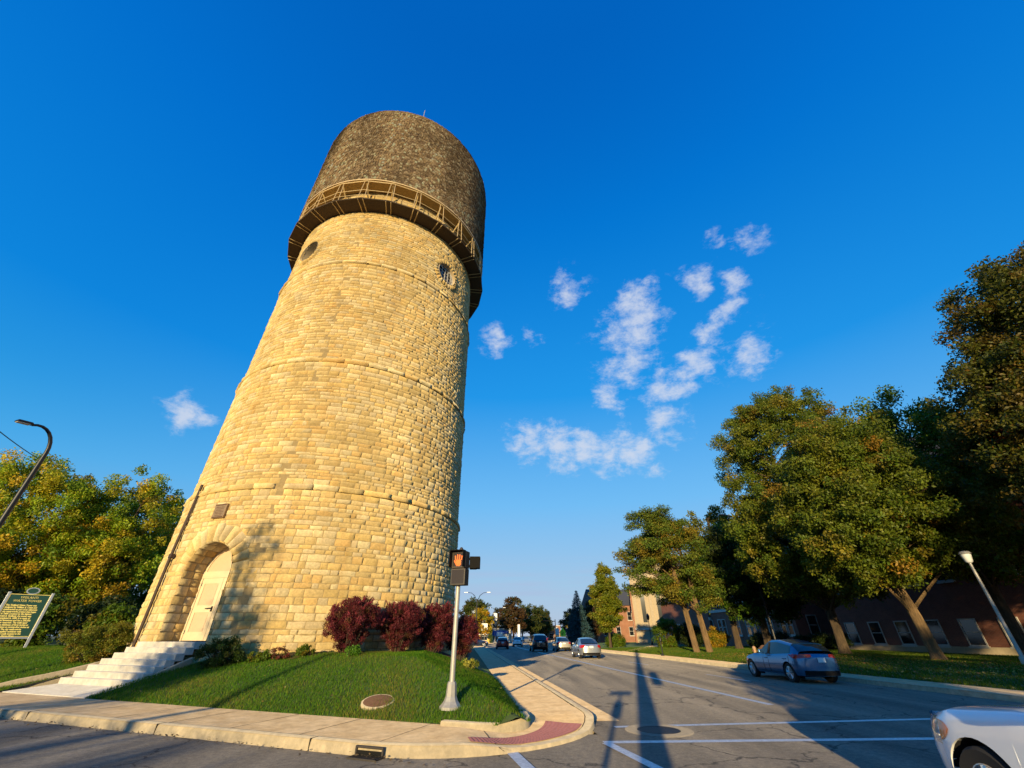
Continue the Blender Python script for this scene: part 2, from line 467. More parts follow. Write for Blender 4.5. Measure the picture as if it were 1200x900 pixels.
def on_pave(p):
    q = np.asarray(p); n = np.dot(Nn, q); m = np.dot(Mm, q)
    return min(np.linalg.norm(q - c) for c in cmid) > .12 and m < KL - .1 and n > NL + .1 and not (n > 8.9 and m < 1.45) and (np.dot(q - C1, A + U) > 0 and (np.linalg.norm(q - ctr_) < rad_c - .1 or np.dot(A, q - C1) > 5.1 or np.dot(U, q - C1) > 5.1))
bis_ = (A + U) / np.linalg.norm(A + U); half_ = math.acos(float(np.dot(A, U))) / 2
ctr_ = C1 + bis_ * (5.1 / math.cos(half_)); rad_c = 5.1 * math.tan(half_)
sheet('pavement', kerb_path + lawn_path[::-1], .14, M['concrete'], pts=[p for p in pin if on_pave(p)], zf=lambda x, y: .14 - ramp(x, y))
prof = [(0.02, -.05), (0.0, .10), (-.012, .135), (-.035, .148), (-.17, .150), (-.172, .05)]
kp = []
for i in range(len(kerb_path) - 1):      # densify
    p, q = kerb_path[i], kerb_path[i + 1]; n = max(1, int(np.linalg.norm(q - p) / .6))
    if np.linalg.norm(p) > 60: n = 1
    kp += [p + (q - p) * k / n for k in range(n)]
kp.append(kerb_path[-1])
kb_ = MB(); sweep('kerb', kp, prof, M['kerb'], mb=kb_)
kb_.v = [(x, y, z if z < .06 else z - ramp(x, y) * (z - .05) / .1) for x, y, z in kb_.v]
kb_.build('kerb', M['kerb'], smooth=True, kind='structure', sharp=35)
gutter = [p for p in kerb_path if p[1] > 11.3 and p[0] > -20 and np.dot(Mm, p) > 2.5]
sweep('gutter', gutter, [(.60, .004), (.02, .008)], M['concrete'], 'structure')
# grass growing in the crack behind the kerb is part of the joints
mb = MB()
def joint(p, q, w, z=.1435):
    p = np.array(p, float); q = np.array(q, float); L = np.linalg.norm(q - p)
    n = max(2, int(L / .12)); d = (q - p) / L; r = np.array([d[1], -d[0]]); P = []
    for i in range(n + 1):
        c = p + (q - p) * i / n + r * .006 * (random.random() - .5); ww = w * (.5 + random.random())
        P.append([(*(c - r * ww / 2), z - ramp(*c)), (*(c + r * ww / 2), z - ramp(*c))])
    mb.grid(P)
for a in (5.0, 6.65, 8.3, 9.95, 11.6, 13.3, 14.9, 16.6, 18.3, 20, 22, 24):
    joint(SA(a, NL + .17), SA(a, 9.03), .016, .1435)
joint((-.52, 9.72), (-.12, 8.24), .022)
for u in (14.2, 16.2, 18.4, 20.6, 23, 26, 29, 33):
    joint(SU(u, 1.32), SU(u, 2.74), .016)
for i in range(len(kp) - 1):
    if kp[i][1] < 60 and np.linalg.norm(kp[i]) < 60:
        d = kp[i + 1] - kp[i]; d = d / np.linalg.norm(d); r = np.array([d[1], -d[0]])
        w = .05 if np.dot(Mm, kp[i]) > 2.4 and kp[i][1] > 12 else .016
        joint(kp[i] - r * .185, kp[i + 1] - r * .185, w, .1445)
mb.build('pavement_joint', M['joint'], kind='structure', fix=False)
mbk = MB()
for s in (6.2, 9.95, 14.2, 18.5, 23.5):
    i = min(range(len(kp)), key=lambda i: abs(np.dot(A, kp[i]) - s) + (0 if kp[i][1] < 20 and np.dot(Mm, kp[i]) < 2.3 else 99))
    p = SA(s, NL)
    c = p + Nn * .08
    mbk.box((c[0], c[1], .082), (.014, .192, .142), math.atan2(A[1], A[0]))
mbk.build('kerb_joint', M['joint'], kind='structure')

def S(t):
    t = min(1, max(0, t)); return t
def lawn_z(x, y):
    p = np.array((x, y))
    d1 = np.dot(Nn, p) - 9.05; d2 = (1.3 - np.dot(Mm, p)) * 1.5
    d = max(0, min(d1, d2))
    if d1 < 3 and d2 < 3 and d > 0:
        d = max(0, (d1 * d1 * d2 + d2 * d2 * d1) / (d1 * d1 + d2 * d2 + .01)) if min(d1, d2) > 0 else 0
        d = min(d, d1, d2)
    return .13 + .06 * max(0, 1 - math.hypot(x - C2[0], y - C2[1]) / 2.2) + .92 * S(d / 4.2) ** .8 + .25 * S((d1 - 4.2) / 12) * S((-5 - x) / 8)
# steps: seven risers square to the side street, flight widens to the left
ST_N = [10.15 + .26 * k for k in range(7)]
def st_left(n): return 19.5 - .55 * (n - 10.15) / 1.56 if n > 10.15 else 19.5 + .5 * (10.15 - n)
ST_R = 15.95
notch = [SA(st_left(9.05) + .14, 9.05), SA(st_left(10.15) + .14, 10.15), SA(st_left(11.75) + .14, 11.75), SA(st_left(11.75), 12.4), SA(ST_R, 12.4), SA(ST_R - .12, 9.05)]
lp = [SA(80, 9.05), SA(40, 9.05)] + notch + [SA(a, 9.05) for a in np.arange(15, 4, -1.5)] + fillet(C2, A, U, .85, 10) + [SU(u, 1.3) for u in np.arange(13, 66, 2.0)] + [SU(66, -40), SA(80, 50)]
ins = []
def inside_lawn(x, y, mg=.05):
    p = np.array((x, y)); n = np.dot(Nn, p); m = np.dot(Mm, p); a = np.dot(A, p)
    if n < 9.05 + mg or m > 1.3 - mg: return False
    if n < 12.4 + mg and ST_R - .15 - mg < a < st_left(n) + .14 + mg: return False
    # rounded tip
    if np.dot(p - C2, A + U) < 1.25 * 1.0 and n < 10.2: return np.linalg.norm(p - C2) > .72 + mg
    return True
for a in np.arange(-3, 26, .3):
    for n in np.arange(9.2, 19, .3):
        p = SA(a, n)
        if inside_lawn(p[0], p[1], .12): ins.append(p + rng.uniform(-.05, .05, 2))
for a in np.arange(-30, 78, 3.0):
    for n in np.arange(20, 50, 3.0):
        p = SA(a, n)
        if inside_lawn(p[0], p[1], .5) and np.dot(U, p) < 64: ins.append(p)
for a in np.arange(27, 78, 2.0):
    for n in np.arange(10, 19, 1.0):
        ins.append(SA(a, n))
lawn = sheet('lawn', lp, 0, M['lawn'], pts=ins, zf=lawn_z)
# lawn edging at the tip
ed = [SA(4.75, 9.0)] + fillet(corner(9.0, 1.34), A, U, 1.3, 12) + [SU(11.1, 1.34)]
e = sweep('lawn_edging', ed, [(.10, .03), (.09, .19), (.07, .21), (-.08, .21), (-.10, .19), (-.10, .0)], M['kerb'])
tag(e, 'low curved concrete edging round the pointed tip of the lawn', 'edging')

# ---- right-hand side of the street
rk = [SU(6.5, 21)] + fillet(SU(8.5, KR), Mm, U, 3.0, 10) + main_pts(KR, 14, 68) + main_pts(KR, 72, 200)
rl = [SU(9.9, 21)] + fillet(SU(9.9, KR + 1.7), Mm, U, 2.0, 8) + main_pts(KR + 1.7, 14, 68) + main_pts(KR + 1.7, 72, 200)
sheet('pavement_far_side', [SU(8.5, 40)] + rk[1:] + rl[::-1][:-1] + [SU(9.9, 40)], .14, M['concrete'])
sweep('kerb_far_side', rk[1:], [(.17, .05), (.17, .15), (.03, .148), (.012, .13), (0, .1), (-.02, -.05)], M['kerb'], 'structure')
def campus_z(x, y):
    m = np.dot(Mm, (x, y)) - (KR + 1.7)
    return .14 + .22 * S(m / 9)
pc = [SU(9.9, 95)] + rl[1:] + [SU(200, 150)]
cp = [SU(u, m) for u in np.arange(12, 66, 2.5) for m in np.arange(18.4, 60, 2.5)]
sheet('campus_lawn', [SU(9.9, 90)] + [SU(9.9, m) for m in (60, 40, 30, 24)] + rl[1:26] + [SU(150, 90)], 0, M['lawn'], pts=cp, zf=campus_z)
walk = MB(); P = []
for t in np.linspace(0, 1, 8):
    c = SU(50, 17.3) * (1 - t) + SU(70, 30) * t
    P.append([(*(c + np.array([-.8, .5])), campus_z(*c) + .012), (*(c + np.array([.8, -.5])), campus_z(*c) + .012)])
walk.grid(P).build('path', M['concrete'], kind='structure')

# ---- grass blades
def grass(name, N, sample, zf, h0, h1, w, cols):
    pts = sample(N)
    n = len(pts)
    z = np.array([zf(p[0], p[1]) for p in pts])
    ang = rng.uniform(0, 2 * np.pi, n); h = rng.uniform(h0, h1, n); lean = rng.uniform(0, .8, n) * h; la = rng.uniform(0, 2 * np.pi, n)
    dx = np.cos(ang) * w / 2; dy = np.sin(ang) * w / 2
    B = np.stack([pts[:, 0], pts[:, 1], z], 1)
    V = np.empty((n, 3, 3)); o = np.stack([dx, dy, 0 * dx], 1)
    V[:, 0] = B - o; V[:, 1] = B + o; V[:, 2] = B + np.stack([np.cos(la) * lean, np.sin(la) * lean, h], 1)
    cols = np.array(cols)
    # patchy colour: big slow patches of yellower turf
    pat = np.array([mnoise.noise((p[0] * .5, p[1] * .5, 3)) for p in pts])
    ci = np.clip(((pat + rng.normal(0, .35, n)) * .5 + .5) * len(cols), 0, len(cols) - 1).astype(int)
    c = cols[ci] * rng.uniform(.7, 1.3, (n, 1))
    o = mesh_np(name, V.reshape(-1, 3), np.arange(3 * n).reshape(n, 3), M['blade'], colr=np.repeat(c, 3, 0))
    o['kind'] = 'stuff'
    return tag(o, None, None)
TC = np.array([-10.16, 23.93])
def samp_near(N):
    out = []
    a = rng.uniform(-2.2, 33, N * 2); n = 9.05 + rng.uniform(0, 1, N * 2) ** 1.25 * 9
    P = a[:, None] * A + n[:, None] * Nn
    for p in P:
        if inside_lawn(p[0], p[1], -.05 + .05 * math.sin(p[0] * 7) * math.sin(p[1] * 9)) and np.linalg.norm(p - TC) > 7.05: out.append(p)
        if len(out) >= N: break
    return np.array(out)
g1 = grass('grass', 185000, samp_near, lawn_z, .035, .085, .013, [(.045, .14, .006), (.07, .18, .008), (.10, .205, .010), (.15, .21, .018), (.24, .20, .04)])
tag(g1, 'short green mown grass around the foot of the tower', 'grass')
def samp_right(N):
    u = rng.uniform(10.2, 62, N); m = KR + 1.75 + rng.uniform(0, 1, N) ** 1.3 * 22
    return u[:, None] * U + m[:, None] * Mm
g2 = grass('grass', 90000, samp_right, campus_z, .05, .12, .04, [(.06, .12, .008), (.085, .15, .01), (.11, .16, .015), (.16, .16, .02)])
tag(g2, 'rougher green grass with leaf litter beneath the street trees on the right', 'grass')
def litter(name, N, pts, zf, size, cols, lab):
    n = len(pts); z = np.array([zf(*p) for p in pts]) + rng.uniform(.01, .07, n)
    C = np.stack([pts[:, 0], pts[:, 1], z], 1); V = np.empty((n, 4, 3)); s = rng.uniform(.5, 1.2, n) * size; t = rng.uniform(0, 6.28, n)
    a = np.stack([np.cos(t), np.sin(t), rng.uniform(-.5, .5, n)], 1) * s[:, None]; b = np.stack([-np.sin(t), np.cos(t), rng.uniform(-.5, .5, n)], 1) * s[:, None] * .6
    V[:, 0] = C - a; V[:, 1] = C - b; V[:, 2] = C + a; V[:, 3] = C + b
    cc = np.array(cols)[rng.integers(0, len(cols), n)] * rng.uniform(.7, 1.2, (n, 1))
    o = mesh_np(name, V.reshape(-1, 3), np.arange(4 * n).reshape(n, 4), M['fallen'], colr=np.repeat(cc, 4, 0))
    return tag(o, lab, 'leaves', kind='stuff')
uu = rng.uniform(12, 40, 5000); mm_ = 24 + rng.normal(0, 1, 5000) * 3.6
pn = [p for p in samp_near(700)]
kq = []
for _ in range(420):
    a_ = rng.uniform(3.5, 26); kq.append(SA(a_, NL - .02 - abs(rng.normal(0, .12))))
for _ in range(160):
    kq.append(SU(rng.uniform(12, 34), KL + .05 + abs(rng.normal(0, .12))))
litter('fallen_leaves', 0, np.array(pn[:260]), lawn_z, .035, [(.30, .17, .04), (.22, .12, .04), (.36, .26, .06)], 'small dry leaves scattered over the lawn below the tower')
litter('kerb_litter', 0, np.array(kq), lambda x, y: -.02, .03, [(.14, .09, .04), (.10, .07, .035), (.22, .14, .05)], 'dry leaf litter and grit gathered along the kerb')
litter('fallen_leaves', 5000, uu[:, None] * U + np.clip(mm_, 17.6, 36)[:, None] * Mm, campus_z, .07, [(.42, .2, .03), (.3, .13, .03), (.5, .3, .05)], 'orange and yellow fallen leaves scattered under the right-hand trees')

# ================================================================== water tower
tower = thing('water_tower', 'tall round tower of rough yellow limestone carrying a brown shingled tank with a walkway', 'water tower', (TC[0], TC[1], 0))
RZ_Z = [0, 6.9, 6.95, 13.6, 13.65, 21.1, 21.15, 28.9]
RZ_R = [7.09, 7.04, 6.97, 6.92, 6.85, 6.80, 6.73, 6.62]
def rad(z): return np.interp(z, RZ_Z, RZ_R)
def cylmap(th, z, h):
    r = rad(z) + h
    return np.stack([r * np.sin(th), -r * np.cos(th), z], -1)

def stone_blocks(rects, mapf, proud=(.008, .028), nr=.0115, gap=.007, cols=None, nx=6, nz=5, edge=.55):
    """rects (N,4): s0,s1,t0,t1 -> rough pillow blocks; mapf(s,t,h)->xyz"""
    rects = np.asarray(rects); N = len(rects)
    s0, s1, t0, t1 = [rects[:, i] for i in range(4)]
    s0 = s0 + gap; s1 = s1 - gap; t0 = t0 + gap; t1 = t1 - gap
    def axis(n, a, b, ext):
        e = np.minimum(.045 / np.maximum(b - a, .05), .3)
        out = np.empty((N, n)); out[:, 0] = 0; out[:, -1] = 1; out[:, 1] = e * .5; out[:, -2] = 1 - e * .5
        k = n - 4
        for i in range(k):
            out[:, 2 + i] = e + (1 - 2 * e) * (i + .5 + rng.uniform(-.25, .25, N)) / k
        return out
    us = axis(nx, s0, s1, 0); ut = axis(nz, t0, t1, 0)
    Sg = (s0[:, None] + (s1 - s0)[:, None] * us)[:, :, None] * np.ones((1, 1, nz))
    Tg = (t0[:, None] + (t1 - t0)[:, None] * ut)[:, None, :] * np.ones((1, nx, 1))
    jit = rng.normal(0, .008, (2, N, nx, nz))
    Sg = Sg + jit[0]; Tg = Tg + jit[1]
    base = rng.uniform(*proud, N)[:, None, None]
    tilt = rng.normal(0, .02, (2, N))[:, :, None, None]
    H = base + rng.normal(0, nr, (N, nx, nz)) + tilt[0] * (us[:, :, None] - .5) * 2 + tilt[1] * (ut[:, None, :] - .5) * 2
    H = np.maximum(H, .008)
    ring = np.zeros((nx, nz), bool); ring[0] = ring[-1] = True; ring[:, 0] = ring[:, -1] = True
    r2 = np.zeros((nx, nz), bool); r2[1] = r2[-2] = True; r2[:, 1] = r2[:, -2] = True; r2 &= ~ring
    H[:, ring] = -.012
    H[:, r2] = np.maximum(H[:, r2] * edge, .008)
    V = mapf(Sg, Tg, H)
    base_c = cols[rng.integers(0, len(cols), N)] * rng.uniform(.9, 1.09, (N, 1))
    C = np.repeat(base_c, nx * nz, 0) * rng.uniform(.94, 1.06, (N * nx * nz, 1))
    i, j = np.meshgrid(np.arange(nx - 1), np.arange(nz - 1), indexing='ij')
    f = np.stack([i * nz + j, (i + 1) * nz + j, (i + 1) * nz + j + 1, i * nz + j + 1], -1).reshape(-1, 4)
    F = (f[None] + (np.arange(N) * nx * nz)[:, None, None]).reshape(-1, 4)
    return V.reshape(-1, 3), F, C

LC = np.array([(.66, .49, .21), (.69, .53, .25), (.63, .46, .19), (.70, .57, .31), (.65, .47, .18), (.59, .43, .18), (.66, .53, .29), (.69, .51, .22), (.62, .49, .27), (.66, .45, .17)])
DTH = R(-14.3); DA = 1.12; DSP = 3.72; DF = 1.42; DRO = DA + .62
WIN = [(R(55.5), 23.35, .92), (R(-30), 23.35, .92)]
rows = []; z = .2
while z < 28.6:
    for zb, hb in ((6.9, .26), (13.6, .24), (21.1, .24)):
        if z < zb and z + .30 > zb - .12:
            if zb - z > .08: rows.append((z, zb, 0)); 
            rows.append((zb, zb + hb, 1)); z = zb + hb; break
    else:
        h = rng.choice([.17, .20, .23, .26, .29]) if z < 6.6 else rng.choice([.14, .17, .20, .23, .26])
        if z < 1.0: h = .8
        rows.append((z, z + h, 0)); z += h
rects = []; bands = [[], [], []]
for (z0, z1, b) in rows:
    r = float(rad((z0 + z1) / 2)); tot = 2 * math.pi * r
    s = rng.uniform(0, .5); segs = []
    while s < tot:
        w = rng.uniform(.22, .75) if not b else rng.uniform(.8, 1.3)
        if z0 < 1.0: w = rng.uniform(.9, 1.5)
        segs.append([s, s + w]); s += w
    cuts = []
    zm = (z0 + z1) / 2
    if z1 > DF - .2 and z0 < DSP + DRO:
        if z0 < DSP: hw = DA
        else:
            hw = max(math.sqrt(max(0, (DRO - .07) ** 2 - (zm - DSP) ** 2)), math.sqrt(max(0, DA ** 2 - (z0 - DSP) ** 2)) + .05 if z0 - DSP < DA else 0)
        if hw > .05: cuts.append((DTH, hw))
    for (wt, wz, wr) in WIN:
        q = (wr + .24) ** 2 - (max(0, abs(zm - wz) - (z1 - z0) * .2)) ** 2
        if q > .01: cuts.append((wt, math.sqrt(q)))
    for s0, s1 in segs:
        parts = [(s0, s1)]
        for (ct, hw) in cuts:
            c = (ct * r) % tot
            new = []
            for cc in (c, c + tot, c - tot):
                new = []
                for a, e in parts:
                    if e <= cc - hw or a >= cc + hw: new.append((a, e)); continue
                    if a < cc - hw: new.append((a, cc - hw))
                    if e > cc + hw: new.append((cc + hw, e))
                parts = new
        for a, e in parts:
            if e - a < .07: continue
            if b:
                k = 0 if z0 < 8 else (1 if z0 < 15 else 2)
                bands[k].append((a / r, e / r, z0, z1)); continue
            if z1 - z0 > .3 and e - a > .3 and z0 > 1 and rng.random() < .38:
                f = z0 + (z1 - z0) * rng.uniform(.4, .6)
                if rng.random() < .5 and e - a > .6:
                    g = a + (e - a) * rng.uniform(.35, .65)
                    rects += [(a / r, g / r, z0, f), (g / r, e / r, z0, f), (a / r, e / r, f, z1)]
                else:
                    rects += [(a / r, e / r, z0, f), (a / r, e / r, f, z1)]
            else:
                rects.append((a / r, e / r, z0, z1))
def smap(s, t, h):
    return cylmap(s, t, h)
# gaps are in metres: rescale angle to metres at r = 6.9
def scaled(rc):
    rc = np.array(rc); rc[:, :2] *= 6.9; return rc
def smap69(s, t, h): return cylmap(s / 6.9, t, h)
rc = scaled(rects)
V1, F1, Cc1 = stone_blocks(rc, smap69, cols=LC)
# mortar core behind the stones, with the openings left out
core = MB(); nth = 300; zs = np.arange(.1, 28.95, .16)
def hole(th, zz):
    d = (th - DTH + math.pi) % (2 * math.pi) - math.pi
    s = abs(d) * 7.0
    if DF - .1 < zz <= DSP and s < DA + .1: return True
    if zz > DSP and s * s + (zz - DSP) ** 2 < (DA + .16) ** 2: return True
    for (wt, wz, wr) in WIN:
        d = ((th - wt + math.pi) % (2 * math.pi) - math.pi) * 6.75
        if d * d + (zz - wz) ** 2 < (wr + .1) ** 2: return True
    return False
for i in range(len(zs)):
    for k in range(nth):
        th = 2 * math.pi * k / nth; r = float(rad(zs[i])) - .004
        core.v.append((r * math.sin(th), -r * math.cos(th), zs[i]))
for i in range(len(zs) - 1):
    for k in range(nth):
        if hole(2 * math.pi * (k + .5) / nth, (zs[i] + zs[i + 1]) / 2): continue
        k2 = (k + 1) % nth
        core.f.append((i * nth + k, i * nth + k2, (i + 1) * nth + k2, (i + 1) * nth + k))
shaft = mesh_np('stone_shaft', V1, F1, M['stone'], tower, Cc1)
core.build('mortar_core', M['mortar'], shaft, fix=False)
for k, bnd in enumerate(bands):
    V, F, C_ = stone_blocks(scaled(bnd), smap69, proud=(.13, .155), nr=.012, cols=LC, edge=.96)
    mesh_np('string_course', V, F, M['stone'], tower, C_)
# ---- doorway
dr = float(rad(3)); Od = np.array([dr * math.sin(DTH), -dr * math.cos(DTH), 0])
en = np.array([math.sin(DTH), -math.cos(DTH), 0]); es = np.array([math.cos(DTH), math.sin(DTH), 0]); ez = np.array([0, 0, 1.0])
def polar_map(cth, zc, rr):
    def f(ph, rho, h):
        s = rho * np.cos(ph); zz = zc + rho * np.sin(ph)
        return cylmap(cth + s / rr, zz, h)
    return f
vr = []
ang = np.linspace(0, math.pi, 14)
for a0, a1 in zip(ang[:-1], ang[1:]):
    vr.append((a0, a1, DA, DRO + rng.uniform(-.08, .10)))
mp_ = polar_map(DTH, DSP, 7.0)
V, F, C_ = stone_blocks(np.array(vr) * np.array([1.4, 1.4, 1, 1]), lambda s, t, h: mp_(s / 1.4, t, h), proud=(.10, .13), nr=.015, cols=LC)
arch = mesh_np('door_arch', V, F, M['stone'], tower, C_)
# reveal of the doorway
DEP = 1.05
plen = []
def rev_map(b, c, h):
    """b along the profile (right jamb up, arch, left jamb down), c inward, h into the opening"""
    H1 = DSP - DF; La = math.pi * DA
    b = np.asarray(b); s = np.where(b < H1, DA, np.where(b < H1 + La, DA * np.cos((b - H1) / DA), -DA))
    zz = np.where(b < H1, DF + b, np.where(b < H1 + La, DSP + DA * np.sin((b - H1) / DA), DSP - (b - H1 - La)))
    ns = np.where(b < H1, -1.0, np.where(b < H1 + La, -np.cos((b - H1) / DA), 1.0))
    nz_ = np.where((b >= H1) & (b < H1 + La), -np.sin((b - H1) / DA), 0.0)
    s = s + ns * h; zz = zz + nz_ * h
    sag = s * s / (2 * 7.0)
    P = Od + s[..., None] * es + zz[..., None] * ez - (c + sag * (1 - c / DEP))[..., None] * en
    return P
rr_ = []
tot = 2 * (DSP - DF) + math.pi * DA
b = 0; par = 0
while b < tot - .1:
    h = rng.uniform(.26, .38); h = min(h, tot - b)
    if tot - b - h < .12: h = tot - b
    c0 = rng.uniform(.4, .65)
    rr_ += [(b, b + h, -.04, c0), (b, b + h, c0, DEP)]
    b += h
V, F, C_ = stone_blocks(np.array(rr_), rev_map, proud=(.015, .04), nr=.014, cols=LC)
rev = mesh_np('door_reveal', V, F, M['stone'], tower, C_)
P = []
for b in np.linspace(0, tot, 60):
    P.append([tuple(rev_map(np.array(b), np.array(c), np.array(-.002))) for c in (-.02, DEP + .1)])
MB().grid(P).build('mortar_lining', M['mortar'], rev, fix=False)
def dp(s, z_, c): return Od + s * es + z_ * ez - c * en
dang = DTH
def dbox(mb, s0, s1, z0, z1, c0, c1):
    c = dp((s0 + s1) / 2, (z0 + z1) / 2, (c0 + c1) / 2)
    mb.box(c, (abs(s1 - s0), abs(c1 - c0), abs(z1 - z0)), dang); return mb
# tympanum over the door
DH = 3.70
mb = MB(); pts = [(DA * 1.02 * math.cos(t), DSP + DA * 1.02 * math.sin(t)) for t in np.linspace(0, math.pi, 24)]
fr = [tuple(dp(s, z_, .98)) for s, z_ in pts]; bk = [tuple(dp(s, z_, 1.03)) for s, z_ in pts]
n = len(pts); mb.add(fr + bk, [tuple(range(n)), tuple(range(2 * n - 1, n - 1, -1))] + [(i, (i + 1) % n, n + (i + 1) % n, n + i) for i in range(n)])
ty = mb.build('door_tympanum', M['panel'], tower)
mb = MB()
for t0, t1 in zip(np.linspace(0, math.pi, 24)[:-1], np.linspace(0, math.pi, 24)[1:]):
    q = []
    for c in (.945, .985):
        for t, rr in ((t0, DA * 1.02), (t1, DA * 1.02), (t1, DA * .88), (t0, DA * .88)):
            q.append(tuple(dp(rr * math.cos(t), DSP + rr * math.sin(t), c)))
    mb.add(q, [(0, 1, 2, 3), (7, 6, 5, 4), (3, 2, 6, 7), (0, 4, 5, 1)])
dbox(mb, -DA, DA, DSP - .06, DSP + .12, .93, 1.0)
mb.build('tympanum_frame', M['cream'], ty)
mb = MB(); dbox(mb, -DA, -DA + .1, DF, DSP - .06, .94, 1.02); dbox(mb, DA - .1, DA, DF, DSP - .06, .94, 1.02); dbox(mb, -DA + .1, DA - .1, DSP - .12, DSP - .06, .94, 1.02)
mb.build('door_frame', M['cream'], tower)
for sgn in (-1, 1):
    x0, x1 = (-DA + .105, -.006) if sgn < 0 else (.006, DA - .105)
    mb = MB()
    dbox(mb, x0, x0 + .15, DF + .02, DSP - .125, .965, 1.01); dbox(mb, x1 - .15, x1, DF + .02, DSP - .125, .965, 1.01)
    for za, zb in ((DF + .02, DF + .30), (DF + .95, DF + 1.20), (DSP - .33, DSP - .125)):
        dbox(mb, x0 + .15, x1 - .15, za, zb, .965, 1.01)
    d = mb.build('door', M['cream'], tower)
    for za, zb in ((DF + .30, DF + .95), (DF + 1.20, DSP - .33)):
        mb = MB(); dbox(mb, x0 + .15, x1 - .15, za, zb, .985, 1.0); dbox(mb, x0 + .2, x1 - .2, za + .05, zb - .05, .978, .986)
        mb.build('door_panel', M['panel'], d)
    if sgn < 0:
        mb = MB(); dbox(mb, x1 - .13, x1 - .05, DF + .98, DF + 1.16, .95, .966)
        mb.tube([dp(x1 - .09, DF + 1.1, .955), dp(x1 - .09, DF + 1.1, .90), dp(x1 - .34, DF + 1.08, .90)], .018, 8)
        mb.build('door_handle', M['black'], d)
        for zh in (DF + .3, DSP - .35):
            mb = MB(); mb.tube([dp(x0 + .002, zh - .06, .955), dp(x0 + .002, zh + .06, .955)], .014, 8); mb.build('hinge', M['black'], d)
# bronze plaque
def on_shaft(th, z_, h): return tuple(cylmap(np.array(th), np.array(z_), np.array(h)))
def shaft_box(mb, th, z_, w, hh, h0, h1):
    p = cylmap(np.array(th), np.array(z_), np.array((h0 + h1) / 2)); mb.box(p, (w, h1 - h0, hh), th); return mb
pq = shaft_box(MB(), R(-16.7), 6.02, .62, .58, .02, .12).build('plaque', M['bronze'], tower, bevel=.008)
mb = MB(); shaft_box(mb, R(-16.7), 6.27, .58, .04, .12, .132); shaft_box(mb, R(-16.7), 5.77, .58, .04, .12, .132)
for k in range(6): shaft_box(mb, R(-16.7), 6.17 - k * .065, .44 - .05 * (k % 3), .018, .12, .126)
mb.build('raised_lettering', M['rust'], pq, fix=False)
# conduit and a thinner second run left of the door
mb = MB(); mb.tube([on_shaft(R(-32.0), .95, .25), on_shaft(R(-32.5), 1.15, .16), on_shaft(R(-33), 1.6, .13), on_shaft(R(-33.8), 4.3, .13), on_shaft(R(-34.4), 7.45, .13)], .055, 8)
cd = mb.build('conduit', M['rust_pipe'], tower, smooth=True)
mb = MB(); mb.tube([on_shaft(R(-34.6), 1.2, .1), on_shaft(R(-35.3), 4.1, .1), on_shaft(R(-34.2), 4.35, .11)], .022, 6)
mb.tube([on_shaft(R(-33.9), 4.4, .12), on_shaft(R(-33.4), 7.0, .12), on_shaft(R(-32.8), 7.1, .12)], .018, 6)
mb.build('thin_conduit', M['rust_pipe'], tower)
mb = MB(); shaft_box(mb, R(-33.2), 4.4, .26, .16, .05, .2); mb.build('junction_box', M['rust_pipe'], tower, bevel=.01)
# round windows under the walkway
for (wt, wz, wr) in WIN:
    DD = .34 if wt < 0 else 0.0
    mp2 = polar_map(wt, wz, 6.75)
    a_ = np.linspace(0, 2 * math.pi, 27); v_ = [(a0 * .95, a1 * .95, wr - .1, wr + .28 + rng.uniform(-.04, .05)) for a0, a1 in zip(a_[:-1], a_[1:])]
    V, F, C_ = stone_blocks(np.array(v_), lambda s, t, h: mp2(s / .95, t, h), proud=(.10, .125), nr=.01, cols=LC, nx=5)
    ring = mesh_np('round_window', V, F, M['stone'], tower, C_)
    e_n = np.array([math.sin(wt), -math.cos(wt), 0]); e_s = np.array([math.cos(wt), math.sin(wt), 0])
    r0 = float(rad(wz)); O_ = e_n * r0 + np.array([0, 0, wz])
    def wp(s, z_, c): return tuple(O_ + s * e_s + np.array([0, 0, z_]) - c * e_n)
    P = [[wp((wr - .09) * math.cos(t), (wr - .09) * math.sin(t), c) for c in (-.06, .1, .3 + DD)] for t in np.linspace(0, 2 * math.pi, 40)]
    MB().grid(P).build('reveal', M['lime'], ring, smooth=True)
    q = [wp((wr - .02) * math.cos(t), (wr - .02) * math.sin(t), .24 + DD) for t in np.linspace(0, 2 * math.pi, 40)[:-1]]
    MB().add(q, [tuple(range(len(q)))]).build('pane', M['glass'], ring)
    mb = MB()
    P = [[wp(rr * math.cos(t), rr * math.sin(t), c) for rr, c in ((wr - .08, .24 + DD), (wr - .08, .17 + DD), (wr - .15, .17 + DD), (wr - .15, .24 + DD))] for t in np.linspace(0, 2 * math.pi, 40)]
    mb.grid(P)
    for k in (-2, -1, 0, 1, 2):
        x = k * .30; L_ = math.sqrt((wr - .1) ** 2 - x * x)
        mb.tube([wp(x, -L_, .20 + DD), wp(x, L_, .20 + DD)], .028, 4); mb.tube([wp(-L_, x, .205 + DD), wp(L_, x, .205 + DD)], .028, 4)
    mb.build('window_lattice', M['trim'], ring)
